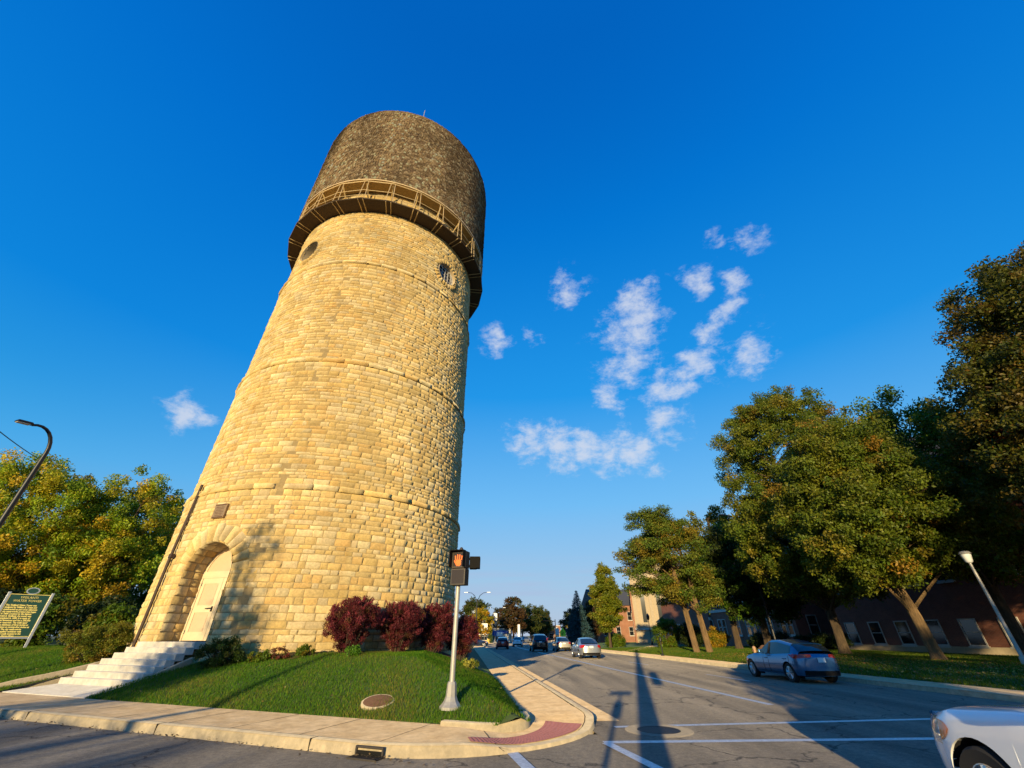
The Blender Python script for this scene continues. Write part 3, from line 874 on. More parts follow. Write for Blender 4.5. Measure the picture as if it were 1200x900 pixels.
# ---- tank
TR = 7.55; TB = 28.7; TT = 40.25
MB().lathe([(6.3, TB + .1), (TR - .03, TB + .02), (TR - .06, TT - 2.4), (TR - .44, TT - .8), (TR - 1.02, TT + .1), (5.8, TT + 1.2), (3.6, TT + 3.3), (1.5, TT + 4.0), (.0, TT + 4.2)], 96).build('tank_core', M['roof_dark'], tower, smooth=True, sharp=50)
sh = []; zz = TB
SW = []
nrow = int((TT - TB) / .2)
VV = []; FF = []; CC = []
TCOL = np.array([(.25, .175, .10), (.29, .21, .13), (.18, .12, .075), (.33, .25, .16), (.20, .14, .085), (.26, .185, .105), (.40, .33, .23)])
for i in range(nrow + 4):
    z0 = TB + i * .2; n = 250
    t = np.arange(n) / n * 2 * math.pi + rng.uniform(0, .02); w = 2 * math.pi / n * rng.uniform(.75, .97, n)
    zl = z0 + rng.normal(0, .022, n); h = rng.uniform(.02, .06, n); zh = z0 + .30
    def rr(zv): return TR - .2 * np.clip(zv - (TT - 2.2), 0, 5) ** 1.9
    def q(tt, zv, hh):
        r_ = rr(zv) + hh
        return np.stack([r_ * np.sin(tt), -r_ * np.cos(tt), zv], -1)
    h2 = h + rng.normal(0, .014, n)
    v = np.stack([q(t, zl, h), q(t + w, zl, h2), q(t + w, zh + 0 * t, .005 + 0 * t), q(t, zh + 0 * t, .005 + 0 * t), q(t, zl, 0 * t - .01), q(t + w, zl, 0 * t - .01)], 1)
    b0 = sum(len(x) for x in VV)
    VV.append(v.reshape(-1, 3))
    ix = np.arange(n)[:, None] * 6 + b0
    FF.append(np.concatenate([ix + np.array([0, 1, 2, 3]), ix + np.array([4, 5, 1, 0]), ix + np.array([4, 0, 3, 3]) * 1], 0))
    streak = np.array([mnoise.noise((math.sin(a) * 5, math.cos(a) * 5, z0 * .12)) for a in t])
    big = np.array([mnoise.noise((math.sin(a) * 1.6 + 4, math.cos(a) * 1.6, z0 * .25)) for a in t])
    c = TCOL[rng.integers(0, len(TCOL), n)] * (1.15 * (1 + .6 * streak + .5 * big))[:, None] * rng.uniform(.72, 1.32, (n, 1))
    CC.append(np.repeat(np.clip(c, .02, .5), 6, 0))
FFa = np.concatenate(FF)
FFa = FFa[FFa[:, 2] != FFa[:, 3]]
tank = mesh_np('tank', np.concatenate(VV), FFa, M['shingle'], tower, np.concatenate(CC))
mb = MB(); mb.lathe([(6.5, TB - .03), (TR + .06, TB - .03), (TR + .06, TB + .07), (TR, TB + .08)], 96); mb.build('tank_rim', M['pale_steel'], tank, smooth=True)
mb = MB(); mb.lathe([(6.3, TB - .06), (TR + .02, TB - .04)], 96); mb.build('soffit', M['soffit'], tower, smooth=True)
mb = MB(); mb.tube([(2.0, -5.5, TT + .9), (2.0, -5.5, TT + 3.1)], .03, 6); mb.build('antenna', M['galv'], tower)
# ---- walkway
DZ = 26.42; RO = 7.62; NS = 26
def pr(th, r, z_): return (r * math.sin(th), -r * math.cos(th), z_)
mb = MB()
ths = [2 * math.pi * k / NS for k in range(NS)]
for k in range(NS):
    a, b = ths[k], ths[k] + 2 * math.pi / NS
    q = [pr(a, 6.55, DZ), pr(b, 6.55, DZ), pr(b, RO, DZ), pr(a, RO, DZ), pr(a, 6.55, DZ + .1), pr(b, 6.55, DZ + .1), pr(b, RO, DZ + .1), pr(a, RO, DZ + .1)]
    mb.add(q, [(0, 1, 2, 3), (7, 6, 5, 4), (2, 6, 7, 3), (0, 4, 5, 1)])
deck = mb.build('walkway', M['deck_wood'], tower)
mb = MB(); mb.tube([pr(a, RO + .03, DZ + .05) for a in ths + ths[:1]], .06, 6, cap=False); mb.build('deck_edge', M['deck_wood'], deck)
for k in range(NS):
    for s in (-1, 1):
        a = ths[k] + s * .022
        MB().tube([pr(a, 6.5, DZ - .05), pr(a, RO + .02, DZ - .04)], [.045, .03], 4).build('joist', M['pale_steel'], deck)
        a2 = ths[k] + s * .03
        MB().tube([pr(a2, RO - .02, DZ + .05), pr(ths[k] + s * .018, TR - .02, TB - .05)], .027, 4).build('post', M['pale_steel'], deck)
for zr, rd in ((.55, .02), (1.1, .026), (2.18, .045)):
    rr2 = RO - .03 * zr
    MB().tube([pr(a, rr2, DZ + zr) for a in ths + ths[:1]], rd, 5, cap=False).build('rail', M['pale_steel'], deck)
for k in range(NS):
    a = ths[k]
    MB().tube([pr(a, 6.6, TB - 1.15), pr(a, TR - .08, TB - .08)], .055, 4).build('bracket', M['soffit'], tower)

# ================================================================== steps
steps = thing('front_steps', 'pale concrete flight of seven steps climbing from the pavement to the tower door', 'steps', (*SA(17.4, 9.05), 0))
sl = np.array(steps.location)
def L3(p, z_): return (p[0] - sl[0], p[1] - sl[1], z_)
zs_ = [.285 + .162 * (k + 1) for k in range(7)]
for k in range(7):
    n0 = ST_N[k]; n1 = ST_N[k] + .30 if k < 6 else 13.0
    mb = MB()
    lft = st_left(n0)
    p = [SA(lft, n0), SA(ST_R + .06 * 0, n0), SA(ST_R, n1), SA(st_left(n1 if k < 6 else 11.7), n1)]
    if k == 6: p = [SA(lft, n0), SA(ST_R, n0), SA(ST_R, 12.1), SA(lft, 12.1)]
    lo = zs_[k] - .162 if k else .1
    mb.prism([L3(q, 0)[:2] for q in p][::-1], lo - (.05 if k else 0), zs_[k])
    mb.build('step', M['step'], steps, bevel=.012)
mb = MB()
q = [SA(19.95, 9.07), SA(ST_R - .05, 9.07), SA(ST_R - .02, 10.16), SA(19.5, 10.16)]
vs = [L3(q[0], .1), L3(q[1], .1), L3(q[2], .1), L3(q[3], .1), L3(q[0], .155), L3(q[1], .155), L3(q[2], .287), L3(q[3], .287)]
mb.add(vs, [(3, 2, 1, 0), (4, 5, 6, 7), (0, 1, 5, 4), (1, 2, 6, 5), (2, 3, 7, 6), (3, 0, 4, 7)]); mb.build('landing', M['step'], steps, bevel=.01)
def cheek(name, path, w, tops, lab):
    t = MB(); P = []
    for i, p in enumerate(path):
        d = path[min(i + 1, len(path) - 1)] - path[max(0, i - 1)]; d /= np.linalg.norm(d); r = np.array([d[1], -d[0]])
        P.append([(*(p + r * o), z_) for o, z_ in ((w / 2, 0), (w / 2, tops[i] - .02), (w / 2 - .02, tops[i]), (-w / 2 + .02, tops[i]), (-w / 2, tops[i] - .02), (-w / 2, 0))])
    t.grid(P); t.add(P[0], [tuple(range(6))]); t.add(P[-1], [tuple(range(5, -1, -1))])
    return tag(t.build(name, M['kerb'], smooth=True), lab, 'wall')
cheek('retaining_wall', [SA(21.2, 9.12), SA(20.75, 9.2), SA(20.3, 9.5), SA(19.95, 9.9), SA(19.72, 10.3), SA(19.4, 11.0), SA(19.15, 11.6)], .15, [.17, .30, .44, .54, .64, .84, 1.0],
      'low curved concrete wall holding back the lawn left of the steps')
cheek('retaining_wall', [SA(ST_R - .08, 9.1), SA(ST_R - .08, 10.1), SA(ST_R - .09, 11.0), SA(ST_R - .09, 11.7)], .12, [.17, .36, .72, .98],
      'thin sloping concrete edge along the right side of the steps')

# ================================================================== lawn furniture
def at_lawn(x, y, dz=0): return (x, y, lawn_z(x, y) + dz)
cov = thing('utility_cover', 'round rusty iron utility lid set in the lawn below the red bushes', 'utility cover', at_lawn(-3.0, 11.42, -.02))
sl_t = math.atan((lawn_z(-3, 11.6) - lawn_z(-3, 11.2)) / .4)
o = MB().lathe([(.0, -.2), (.33, -.2), (.33, .055), (.31, .065), (.0, .07)], 36).build('lid', M['rust'], cov, smooth=True)
mb = MB().lathe([(.325, -.1), (.36, -.1), (.36, .05), (.345, .06), (.325, .06)], 36); mb.build('collar', M['kerb'], cov, smooth=True)
cov.rotation_euler = (sl_t, 0, 0)

# pedestrian signal
px, py = -1.29, 10.75
ps = thing('pedestrian_signal', 'grey pole on the lawn tip carrying a black walk signal with lit orange hand', 'pedestrian signal', at_lawn(px, py, -.03), R(2))
MB().lathe([(.0, 0), (.235, 0), (.235, .05), (.19, .09), (.15, .14), (.115, .22), (.10, .42), (.085, .47), (.0, .47)], 8).build('pole_base', M['galv'], ps)
MB().lathe([(.058, .45), (.052, 2.4), (.0, 2.4)], 16).build('pole', M['galv'], ps, smooth=True)
def ped_head(z0, x, y, rz, lit, second=True):
    q = Matrix.Rotation(rz, 4, 'Z')
    mb = MB(); mb.box((0, 0, .17), (.36, .22, .335)); mb.box((0, -.11, .17), (.39, .03, .36))
    return mb, q
h1 = MB(); h1.box((.0, 0, 2.88), (.37, .24, .38)); h1.box((0, 0, 2.50), (.37, .24, .36)); h1.tube([(0, 0, 2.35), (0, 0, 3.12)], .035, 8)
h1.lathe([(.05, 3.07), (.05, 3.13), (.03, 3.17), (0, 3.18)], 10)
hd = h1.build('signal_head', M['brown_housing'], ps, bevel=.02)
hd.rotation_euler = (0, 0, R(-20)); hd.location = (.03, -.08, 0)
mb = MB()      # visor round the upper lens
for x in (-.175, .175): mb.box((x, -.20, 2.88), (.012, .17, .37))
mb.box((0, -.20, 3.07), (.36, .17, .012)); mb.build('visor', M['plastic_black'], hd)
MB().box((0, -.123, 2.88), (.31, .006, .31)).build('upper_lens', M['lens_dark'], hd)
MB().box((0, -.123, 2.50), (.31, .006, .30)).build('lower_lens', M['lens_dark'], hd)
# raised hand symbol
mb = MB()
mb.box((0, -.13, 2.81), (.135, .008, .12)); 
for k, (x, h, a) in enumerate(((-.052, .10, -.10), (-.018, .125, -.03), (.018, .12, .03), (.052, .095, .10))):
    mb.box((x + a * .3, -.13, 2.87 + h / 2 - .005), (.027, .008, h), ry=a)
mb.box((-.085, -.13, 2.82), (.028, .008, .09), ry=-.6); mb.box((0, -.13, 2.745), (.09, .008, .03))
mb.build('hand_symbol', M['hand'], hd)
mb = MB(); mb.box((.33, .10, 2.84), (.17, .26, .27)); mb.box((.2, .02, 2.76), (.16, .05, .05)); mb.box((.2, .02, 2.92), (.16, .05, .05)); mb.box((.44, .10, 2.97), (.12, .25, .012)); mb.box((.44, -.025, 2.84), (.12, .012, .25)); mb.box((.44, .225, 2.84), (.12, .012, .25))
sh2 = mb.build('side_signal_head', M['plastic_black'], ps, bevel=.01)

# historical marker on two posts
mkp = (-24.6, 23.2)
mk = thing('historical_marker', 'dark green historical marker with gold lettering between two silver posts on the lawn', 'sign', at_lawn(*mkp, -.02), R(43))
for x in (-.78, .78):
    mb = MB(); mb.box((x, 0, 1.22), (.11, .11, 2.46)); mb.build('post', M['silver'], mk, bevel=.008)
mb = MB(); mb.box((0, 0, 1.43), (1.45, .06, 1.86)); pnl = mb.build('panel', M['sign_green'], mk)
mb = MB(); mb.box((0, 0, .48), (1.45, .08, .07)); mb.build('lower_rail', M['silver'], mk)
mb = MB()
for (x, z_, sx, sz_) in ((0, 2.35, 1.43, .025), (0, .54, 1.43, .02), (-.712, 1.44, .02, 1.8), (.712, 1.44, .02, 1.8)): mb.box((x, -.035, z_), (sx, .02, sz_))
mb.build('gold_border', M['sign_gold'], pnl)
mb = MB(); mb.lathe([(0, -.03), (.24, -.03), (.24, .03), (0, .03)], 24)
mb.v = [(x, -zz * 1.0, 2.52 + y * .62) for x, y, zz in mb.v]; cr = mb.build('crest', M['sign_green'], pnl)
mb = MB()
P = [[(r_ * math.cos(t), -.04, 2.52 + .62 * r_ * math.sin(t)) for r_ in (.19, .25)] for t in np.linspace(0, 2 * math.pi, 28)]
mb.grid(P); mb.build('crest_ring', M['silver'], cr)
TM = Matrix.Translation((0, -.036, 2.17)) @ Matrix.Rotation(R(90), 4, 'X')
text_mesh('YPSILANTI', .14, M['sign_gold'], 'heading', pnl, TM)
text_mesh('WATER TOWER', .14, M['sign_gold'], 'heading', pnl, Matrix.Translation((0, -.036, 2.02)) @ Matrix.Rotation(R(90), 4, 'X'))
body = ("The Ypsilanti Water Tower was", "designed by William R. Coats and", "constructed as part of an elaborate", "city waterworks project that began", "in 1889. Located on the highest", "point in Ypsilanti, the tower was",
        "completed in 1890. It is made of", "Joliet limestone and has a 250,000", "gallon reservoir. The walls taper", "from a thickness of forty inches at", "the bottom to twenty-four inches at", "the top. The city waterworks", "initially supplied residents with", "water from wells located in the", "valley of the Huron River.")
bt = text_mesh('\n'.join(body), .094, M['sign_gold'], 'inscription', pnl, Matrix.Translation((-.67, -.036, 1.84)) @ Matrix.Rotation(R(90), 4, 'X') @ Matrix.Scale(.88, 4, (1, 0, 0)), align='LEFT', off=.006)

# curved black street lamp at the kerb
lmp = thing('street_lamp', 'tall black gooseneck street lamp at the kerb in front of the left trees', 'street lamp', (-18.05, 14.65, .14), math.atan2(-Nn[0], Nn[1]))
MB().lathe([(0, 0), (.16, 0), (.16, .5), (.11, .6), (.0, .6)], 12).build('lamp_base', M['black'], lmp)
arm = [(0, 0, .5), (0, 0, 6.6)] + [(0, -.6 + .6 * math.cos(t), 7.45 + .9 * math.sin(t)) for t in np.linspace(0, R(112), 9)]
MB().tube(arm, [.10, .08] + [.07 - .003 * k for k in range(9)], 10).build('pole', M['black'], lmp, smooth=True)
yy, zz = arm[-1][1], arm[-1][2]
mb = MB(); mb.box((0, yy - .22, zz + .02), (.26, .5, .09), rx=R(5), taper=.8); mb.build('lamp_head', M['black'], lmp, bevel=.03)
MB().box((0, yy - .24, zz - .035), (.2, .36, .03), rx=R(5)).build('lens', M['trim'], lmp)
# overhead cable off to the left
pts = []
pa, pb = np.array([-46, 15.5, 14.6]), np.array([-50, 46, 17.5])
for t in np.linspace(0, 1, 24): pts.append(tuple(pa + (pb - pa) * t - np.array([0, 0, 1]) * 1.6 * 4 * t * (1 - t)))
pa, pb = np.array([-24.5, 14.2, 11.0]), np.array([-43.5, 36.2, 15.2])
pts = [tuple(pa + (pb - pa) * t - np.array([0, 0, 1]) * .25 * 4 * t * (1 - t)) for t in np.linspace(0, 1, 24)]
tag(MB().tube(pts, .03, 5).build('overhead_cable', M['black']), 'thin dark overhead cable running into the top of the left tree', 'cable')
up = thing('utility_pole', 'wooden utility pole hidden in the trees holding the far end of the cable', 'utility pole', (-43.5, 36.2, .9))
MB().tube([(0, 0, 0), (0, 0, 14.4)], [.17, .11], 10).build('pole', M['bark'], up)
MB().tube([(-.1, 0, 14.25), (.1, 0, 14.25)], .06, 6).build('insulator', M['black'], up)
up2 = thing('utility_pole', 'wooden utility pole beyond the left edge holding the near end of the cable', 'utility pole', (-24.5, 14.2, .0))
MB().tube([(0, 0, 0), (0, 0, 10.6)], [.16, .11], 10).build('pole', M['bark'], up2); MB().box((0, 0, 10.3), (1.8, .1, .12)).build('crossarm', M['bark'], up2)

# ================================================================== vegetation
def leaf_cloud(cent, crad, n_per, size, pal, flat=.6, upb=.7, wr=.55, jit=.25):
    """diamond leaves gathered in clumps; pal = [(weight,(rgb)),...]"""
    K = len(cent); cent = np.asarray(cent); crad = np.asarray(crad)
    npc = np.maximum(4, (n_per * (crad / crad.mean()) ** 2).astype(int))
    idx = np.repeat(np.arange(K), npc); n = len(idx)
    d = rng.normal(0, 1, (n, 3)); d /= np.linalg.norm(d, axis=1)[:, None]
    rr = rng.uniform(0, 1, n) ** .42
    P = cent[idx] + d * (rr * crad[idx])[:, None] * np.array([1, 1, flat]) * rng.uniform(.75, 1.25, (n, 1))
    N_ = rng.normal(0, 1, (n, 3)) + d * .5; N_[:, 2] += upb; N_ /= np.linalg.norm(N_, axis=1)[:, None]
    T = np.cross(N_, rng.normal(0, 1, (n, 3))); T /= np.linalg.norm(T, axis=1)[:, None]; B = np.cross(N_, T)
    L = size * rng.uniform(.6, 1.3, n)[:, None] / 2
    fold = N_ * L * .25
    V = np.stack([P - T * L, P + B * L * wr + fold, P + T * L, P - B * L * wr + fold], 1).reshape(-1, 3)
    F = np.arange(4 * n).reshape(n, 4)
    w = np.array([p[0] for p in pal], float); w /= w.sum(); pc = np.array([p[1] for p in pal])
    ck = pc[rng.choice(len(pal), K, p=w)]; lf = pc[rng.choice(len(pal), n, p=w)]
    mixf = rng.uniform(0, .55, (n, 1))
    C = (ck[idx] * (1 - mixf) + lf * mixf) * rng.uniform(1 - jit, 1 + jit, (n, 1)) * (rng.uniform(.8, 1.2, K)[idx][:, None])
    return V, F, np.repeat(C, 4, 0)

def ell_clumps(ells, n, r0, r1, shell=.5, wobble=.12):
    """clump centres in the outer part of a set of ellipsoids"""
    vol = np.array([e[3] * e[4] * e[5] for e in ells]) ** .67; vol /= vol.sum()
    which = rng.choice(len(ells), n, p=vol); E_ = np.array(ells)[which]
    d = rng.normal(0, 1, (n, 3)); d /= np.linalg.norm(d, axis=1)[:, None]
    r = shell + (1 - shell) * rng.uniform(0, 1, n) ** .6
    wob = 1 + wobble * np.clip(rng.normal(0, 1, n), -2, .9)
    return E_[:, :3] + d * (r * wob)[:, None] * E_[:, 3:6], rng.uniform(r0, r1, n)

def limbs(mb, trunk, cents, n, r0, rmin=.02, seg=6):
    """curved limbs from the trunk line to chosen clump centres"""
    trunk = np.asarray(trunk); ids = rng.choice(len(cents), min(n, len(cents)), replace=False)
    zt = trunk[:, 2]
    for i in ids:
        c = np.asarray(cents[i]); h = np.linalg.norm(c[:2] - np.interp(c[2], zt, trunk[:, 0]))
        zb = np.clip(c[2] - rng.uniform(.25, .6) * np.linalg.norm(c[:2] - trunk[-1, :2]) - .5, zt[1] * .85 + .15 * zt[0], zt[-1] * .97)
        b = np.array([np.interp(zb, zt, trunk[:, 0]), np.interp(zb, zt, trunk[:, 1]), zb])
        f = (zb - zt[0]) / (zt[-1] - zt[0])
        mid = (b + c) / 2 + np.array([0, 0, .12 * np.linalg.norm(c - b)]) + rng.normal(0, .06, 3) * np.linalg.norm(c - b)
        pts = [b * (1 - t) ** 2 + mid * 2 * t * (1 - t) + c * t * t for t in np.linspace(0, 1, seg)]
        ra = r0 * (1 - .75 * f) * .42
        mb.tube(pts, [max(rmin, ra * (1 - t) + rmin * t) for t in np.linspace(0, 1, seg)], 5, cap=False)

def tree(name, label, cat, loc, trunk, tr, ells, nc, nper, lsize, pal, cr=(.5, 1.1), nlimb=50, bark='bark', leafm='leaf', group=None, flat=.7, upb=.1, shell=.5, extra=None, wr=.55, wobble=.075):
    t = thing(name, label, cat, loc, 0, group)
    mb = MB()
    trunk = [np.array(p, float) for p in trunk]
    L = len(trunk); fine = []; fr = []
    for i in range(L - 1):
        for k in range(4):
            s = k / 4; p = trunk[i] * (1 - s) + trunk[i + 1] * s
            fine.append(p + (rng.normal(0, .02, 3) * np.array([1, 1, 0]) if len(fine) > 1 else 0)); fr.append(tr[i] * (1 - s) + tr[i + 1] * s)
    fine.append(trunk[-1]); fr.append(tr[-1])
    b = fine[0]
    fine = [b - np.array([0, 0, .25]), b, b + (fine[1] - b) * .35] + fine[1:]; fr = [fr[0] * 1.58, fr[0] * 1.4, fr[0] * 1.1] + fr[1:]
    mb.tube(fine, fr, 12)
    C, cr_ = ell_clumps(ells, nc, cr[0], cr[1], shell, wobble)
    if extra is not None:
        C = np.concatenate([C, extra[0]]); cr_ = np.concatenate([cr_, extra[1]])
    limbs(mb, np.array(trunk), C, nlimb, tr[0])
    mb.build('trunk', M[bark], t, smooth=True, fix=False)
    V, F, K = leaf_cloud(C, cr_, nper, lsize, pal, flat, upb, wr)
    mesh_np('crown', V, F, M[leafm], t, K)
    return t

GREEN = [(5, (.085, .16, .010)), (4, (.13, .20, .012)), (2, (.18, .19, .012)), (1, (.24, .17, .012))]
OLIVE = [(5, (.10, .15, .012)), (5, (.145, .18, .014)), (3, (.20, .20, .016)), (1.0, (.27, .20, .018)), (.3, (.34, .17, .018))]
YEL = [(3, (.58, .38, .018)), (2, (.46, .32, .014)), (2, (.24, .24, .014)), (1, (.58, .28, .014))]
MIXL = [(6, (.19, .31, .014)), (5, (.30, .38, .016)), (3, (.42, .37, .016)), (2, (.60, .42, .02)), (1.0, (.62, .36, .02))]
ORG = [(3, (.50, .28, .016)), (2, (.38, .22, .014)), (3, (.22, .20, .014)), (2, (.12, .15, .01))]
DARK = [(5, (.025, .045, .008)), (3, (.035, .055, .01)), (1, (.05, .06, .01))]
REDB = [(5, (.10, .105, .011)), (3, (.15, .10, .013)), (3, (.07, .09, .010)), (.4, (.30, .07, .015))]
zc = .95
# --- left group
tree('maple_tree', 'broad green and yellow tree between the marker and the tower', 'tree', (-40.3, 33.5, zc), [(0, 0, 0), (.2, .1, 3), (.5, .2, 7), (.4, .3, 11)], [.36, .3, .2, .06],
     [(0, 0, 8.4, 5.6, 5.0, 5.4), (-3.0, -1.5, 5.6, 4.6, 4.0, 3.6), (3.4, -1.0, 6.4, 4.6, 4.0, 5.4), (.8, -3, 4.0, 4.6, 3, 3.0)], 640, 190, .19, MIXL, (.4, .85), 60, flat=.85)
tree('maple_tree', 'green tree with bronze tinged leaves close behind the left side of the tower', 'tree', (-33.4, 36.2, zc), [(0, 0, 0), (-.1, .1, 4), (.2, 0, 8), (.2, .2, 11)], [.32, .26, .18, .05],
     [(0, 0, 8.6, 4.0, 3.8, 5.0), (1.0, -1.0, 5.2, 3.6, 3.4, 3.6), (-2.2, -1, 5.6, 3.4, 3.2, 4)], 440, 170, .20, MIXL + [(2.5, (.42, .24, .016)), (2, (.26, .22, .014))], (.4, .8), 50, flat=.85)
tree('maple_tree', 'bright yellow leaved tree behind the street lamp at the left edge', 'tree', (-47.5, 34.0, zc), [(0, 0, 0), (.1, .1, 4), (0, .2, 8), (.3, .2, 11.5)], [.32, .26, .18, .05],
     [(0, 0, 8.4, 5.2, 4.6, 5.4), (-1, -2.0, 4.8, 4.6, 3.8, 3.6), (3.0, -.5, 6.5, 3.4, 3.4, 4.2)], 480, 180, .2, YEL[:2] + MIXL, (.4, .85), 50, flat=.85)
tree('evergreen_tree', 'dark evergreen showing its top behind the yellow tree at the left edge', 'tree', (-60, 40, zc), [(0, 0, 0), (0, 0, 6), (0, 0, 12), (0, 0, 17)], [.4, .3, .2, .05],
     [(0, 0, 9, 4.4, 4.4, 7), (0, 0, 13.5, 2.8, 2.8, 4)], 170, 150, .26, DARK, (.6, 1.2), 40, leafm='needle')
tree('maple_tree', 'dull green leafy tree filling the background behind the marker', 'tree', (-46, 50, zc), [(0, 0, 0), (0, 0, 5), (0, 0, 9), (0, 0, 13)], [.4, .3, .2, .05],
     [(0, 0, 8.0, 8.0, 5, 7.4), (7, -2, 6.0, 5.0, 4, 6.0), (-7, 0, 6, 5, 4, 5.5)], 360, 170, .28, GREEN, (.7, 1.3), 40, flat=.85)
# understorey on the left
def shrub(name, label, loc, ells, nc, nper, ls, pal, cr=(.12, .25), group=None, leafm='leaf', twigs=26, tw_h=.5, flat=.8, upb=.5, wr=.55, shell=.45, cat='shrub', spikes=0, spk=None):
    t = thing(name, label, cat, loc, 0, group)
    C, cr_ = ell_clumps(ells, nc, cr[0], cr[1], shell)
    C[:, 2] = np.maximum(C[:, 2], .05)
    mb = MB(); e0 = ells[0]
    for i in rng.choice(len(C), min(twigs, len(C)), replace=False):
        c = C[i]; b = np.array([e0[0] + c[0] * .15, e0[1] + c[1] * .15, -.1]); m_ = (b + c) / 2 * np.array([1, 1, 1.15])
        mb.tube([b, m_, c], [.022, .014, .005], 4, cap=False)
    V, F, K = leaf_cloud(C, cr_, nper, ls, pal, flat, upb, wr)
    if spikes:
        top = C[np.argsort(-C[:, 2])[:int(len(C) * .65)]]
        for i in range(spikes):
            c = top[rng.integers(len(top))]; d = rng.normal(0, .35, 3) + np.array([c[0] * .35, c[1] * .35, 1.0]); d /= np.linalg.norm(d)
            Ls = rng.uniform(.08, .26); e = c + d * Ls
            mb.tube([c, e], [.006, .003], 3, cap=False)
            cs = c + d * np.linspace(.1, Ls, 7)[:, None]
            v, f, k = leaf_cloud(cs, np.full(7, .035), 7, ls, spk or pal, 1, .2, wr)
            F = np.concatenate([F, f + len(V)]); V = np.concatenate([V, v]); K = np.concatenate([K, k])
    mb.build('stem', M['bark'], t, fix=False)
    mesh_np('foliage', V, F, M[leafm], t, K)
    return t
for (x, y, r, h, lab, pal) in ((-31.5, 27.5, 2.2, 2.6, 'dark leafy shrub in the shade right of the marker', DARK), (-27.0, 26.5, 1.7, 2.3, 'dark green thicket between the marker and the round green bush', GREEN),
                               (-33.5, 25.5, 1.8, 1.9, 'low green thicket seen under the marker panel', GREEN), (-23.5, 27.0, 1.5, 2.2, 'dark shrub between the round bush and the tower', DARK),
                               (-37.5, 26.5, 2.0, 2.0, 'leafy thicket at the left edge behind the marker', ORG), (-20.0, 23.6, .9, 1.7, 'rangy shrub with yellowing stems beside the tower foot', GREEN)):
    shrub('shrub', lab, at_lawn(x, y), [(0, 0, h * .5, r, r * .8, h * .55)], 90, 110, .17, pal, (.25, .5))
shrub('round_bush', 'rounded yellow green bush on the lawn left of the steps', at_lawn(-15.9, 18.4), [(0, 0, .55, 1.2, 1.0, .75), (.5, .1, .75, .8, .7, .6)], 170, 120, .06, [(4, (.17, .20, .016)), (3, (.24, .22, .02)), (1, (.28, .17, .02)), (2, (.08, .12, .012))], (.1, .2))
shrub('round_bush', 'small dark green bush against the wall right of the steps', at_lawn(-9.55, 15.95), [(0, 0, .32, .75, .6, .45)], 90, 120, .05, [(4, (.035, .075, .01)), (3, (.06, .10, .012)), (1, (.10, .10, .012))], (.08, .16))
for i, (x, y, lab, pal) in enumerate(((-8.45, 16.15, 'low green weeds at the wall just right of the small dark bush', GREEN), (-7.75, 16.25, 'tuft of reddish brown leaves at the foot of the wall', [(2, (.20, .05, .03)), (2, (.12, .05, .025)), (1, (.06, .1, .012))]),
                               (-7.1, 16.4, 'low green weeds between the reddish tuft and the first red bush', GREEN))):
    shrub('weed_clump', lab, at_lawn(x, y), [(0, 0, .12, .36, .26, .2)], 26, 60, .055, pal, (.05, .11), cat='plant')
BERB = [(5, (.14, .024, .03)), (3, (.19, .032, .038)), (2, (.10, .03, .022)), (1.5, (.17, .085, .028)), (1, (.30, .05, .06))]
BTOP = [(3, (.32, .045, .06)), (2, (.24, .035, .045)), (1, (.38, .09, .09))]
for (x, y, rx, h, lab) in ((-5.85, 17.05, .98, 1.75, 'purple red barberry bush, the roundest and farthest left of four by the tower wall'), (-4.35, 18.25, .90, 1.70, 'purple red barberry bush with bare lower stems, second from the left by the wall'),
                           (-3.30, 19.75, .85, 1.75, 'purple red barberry bush in the row directly left of the signal pole'), (-2.35, 21.6, .85, 1.70, 'purple red barberry bush last in the row, right of the signal pole')):
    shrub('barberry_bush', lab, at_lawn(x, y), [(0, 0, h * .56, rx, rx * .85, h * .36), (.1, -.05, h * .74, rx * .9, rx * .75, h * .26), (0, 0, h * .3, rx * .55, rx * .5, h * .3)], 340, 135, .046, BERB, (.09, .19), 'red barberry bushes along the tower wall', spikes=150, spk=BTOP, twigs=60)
shrub('striped_plant', 'small plant with yellow and green strap leaves beside the last red bush', at_lawn(-1.55, 18.2), [(0, 0, .16, .3, .3, .18)], 24, 40, .16, [(2, (.45, .4, .06)), (2, (.08, .15, .015))], (.06, .12), cat='plant', wr=.22)
shrub('weed_clump', 'bright green weeds at the foot of the first red bush', at_lawn(-5.3, 15.9), [(0, 0, .18, .25, .2, .2)], 20, 60, .06, [(1, (.12, .26, .02))], (.05, .1), cat='plant')
mb = MB(); P = []
for t in np.linspace(18, 78, 30):
    th = R(t); P.append([tuple(np.array([TC[0], TC[1], 0]) + np.array([r * math.sin(th), -r * math.cos(th), lawn_z(TC[0] + r * math.sin(th), TC[1] - r * math.cos(th)) + dz])) for r, dz in ((7.0, .05), (7.6, .045), (8.25 + .2 * math.sin(t * 1.3), .02))])
tag(mb.grid(P).build('planting_bed', M['mulch'], smooth=True), 'strip of brown bark mulch under the red bushes', 'planting bed')

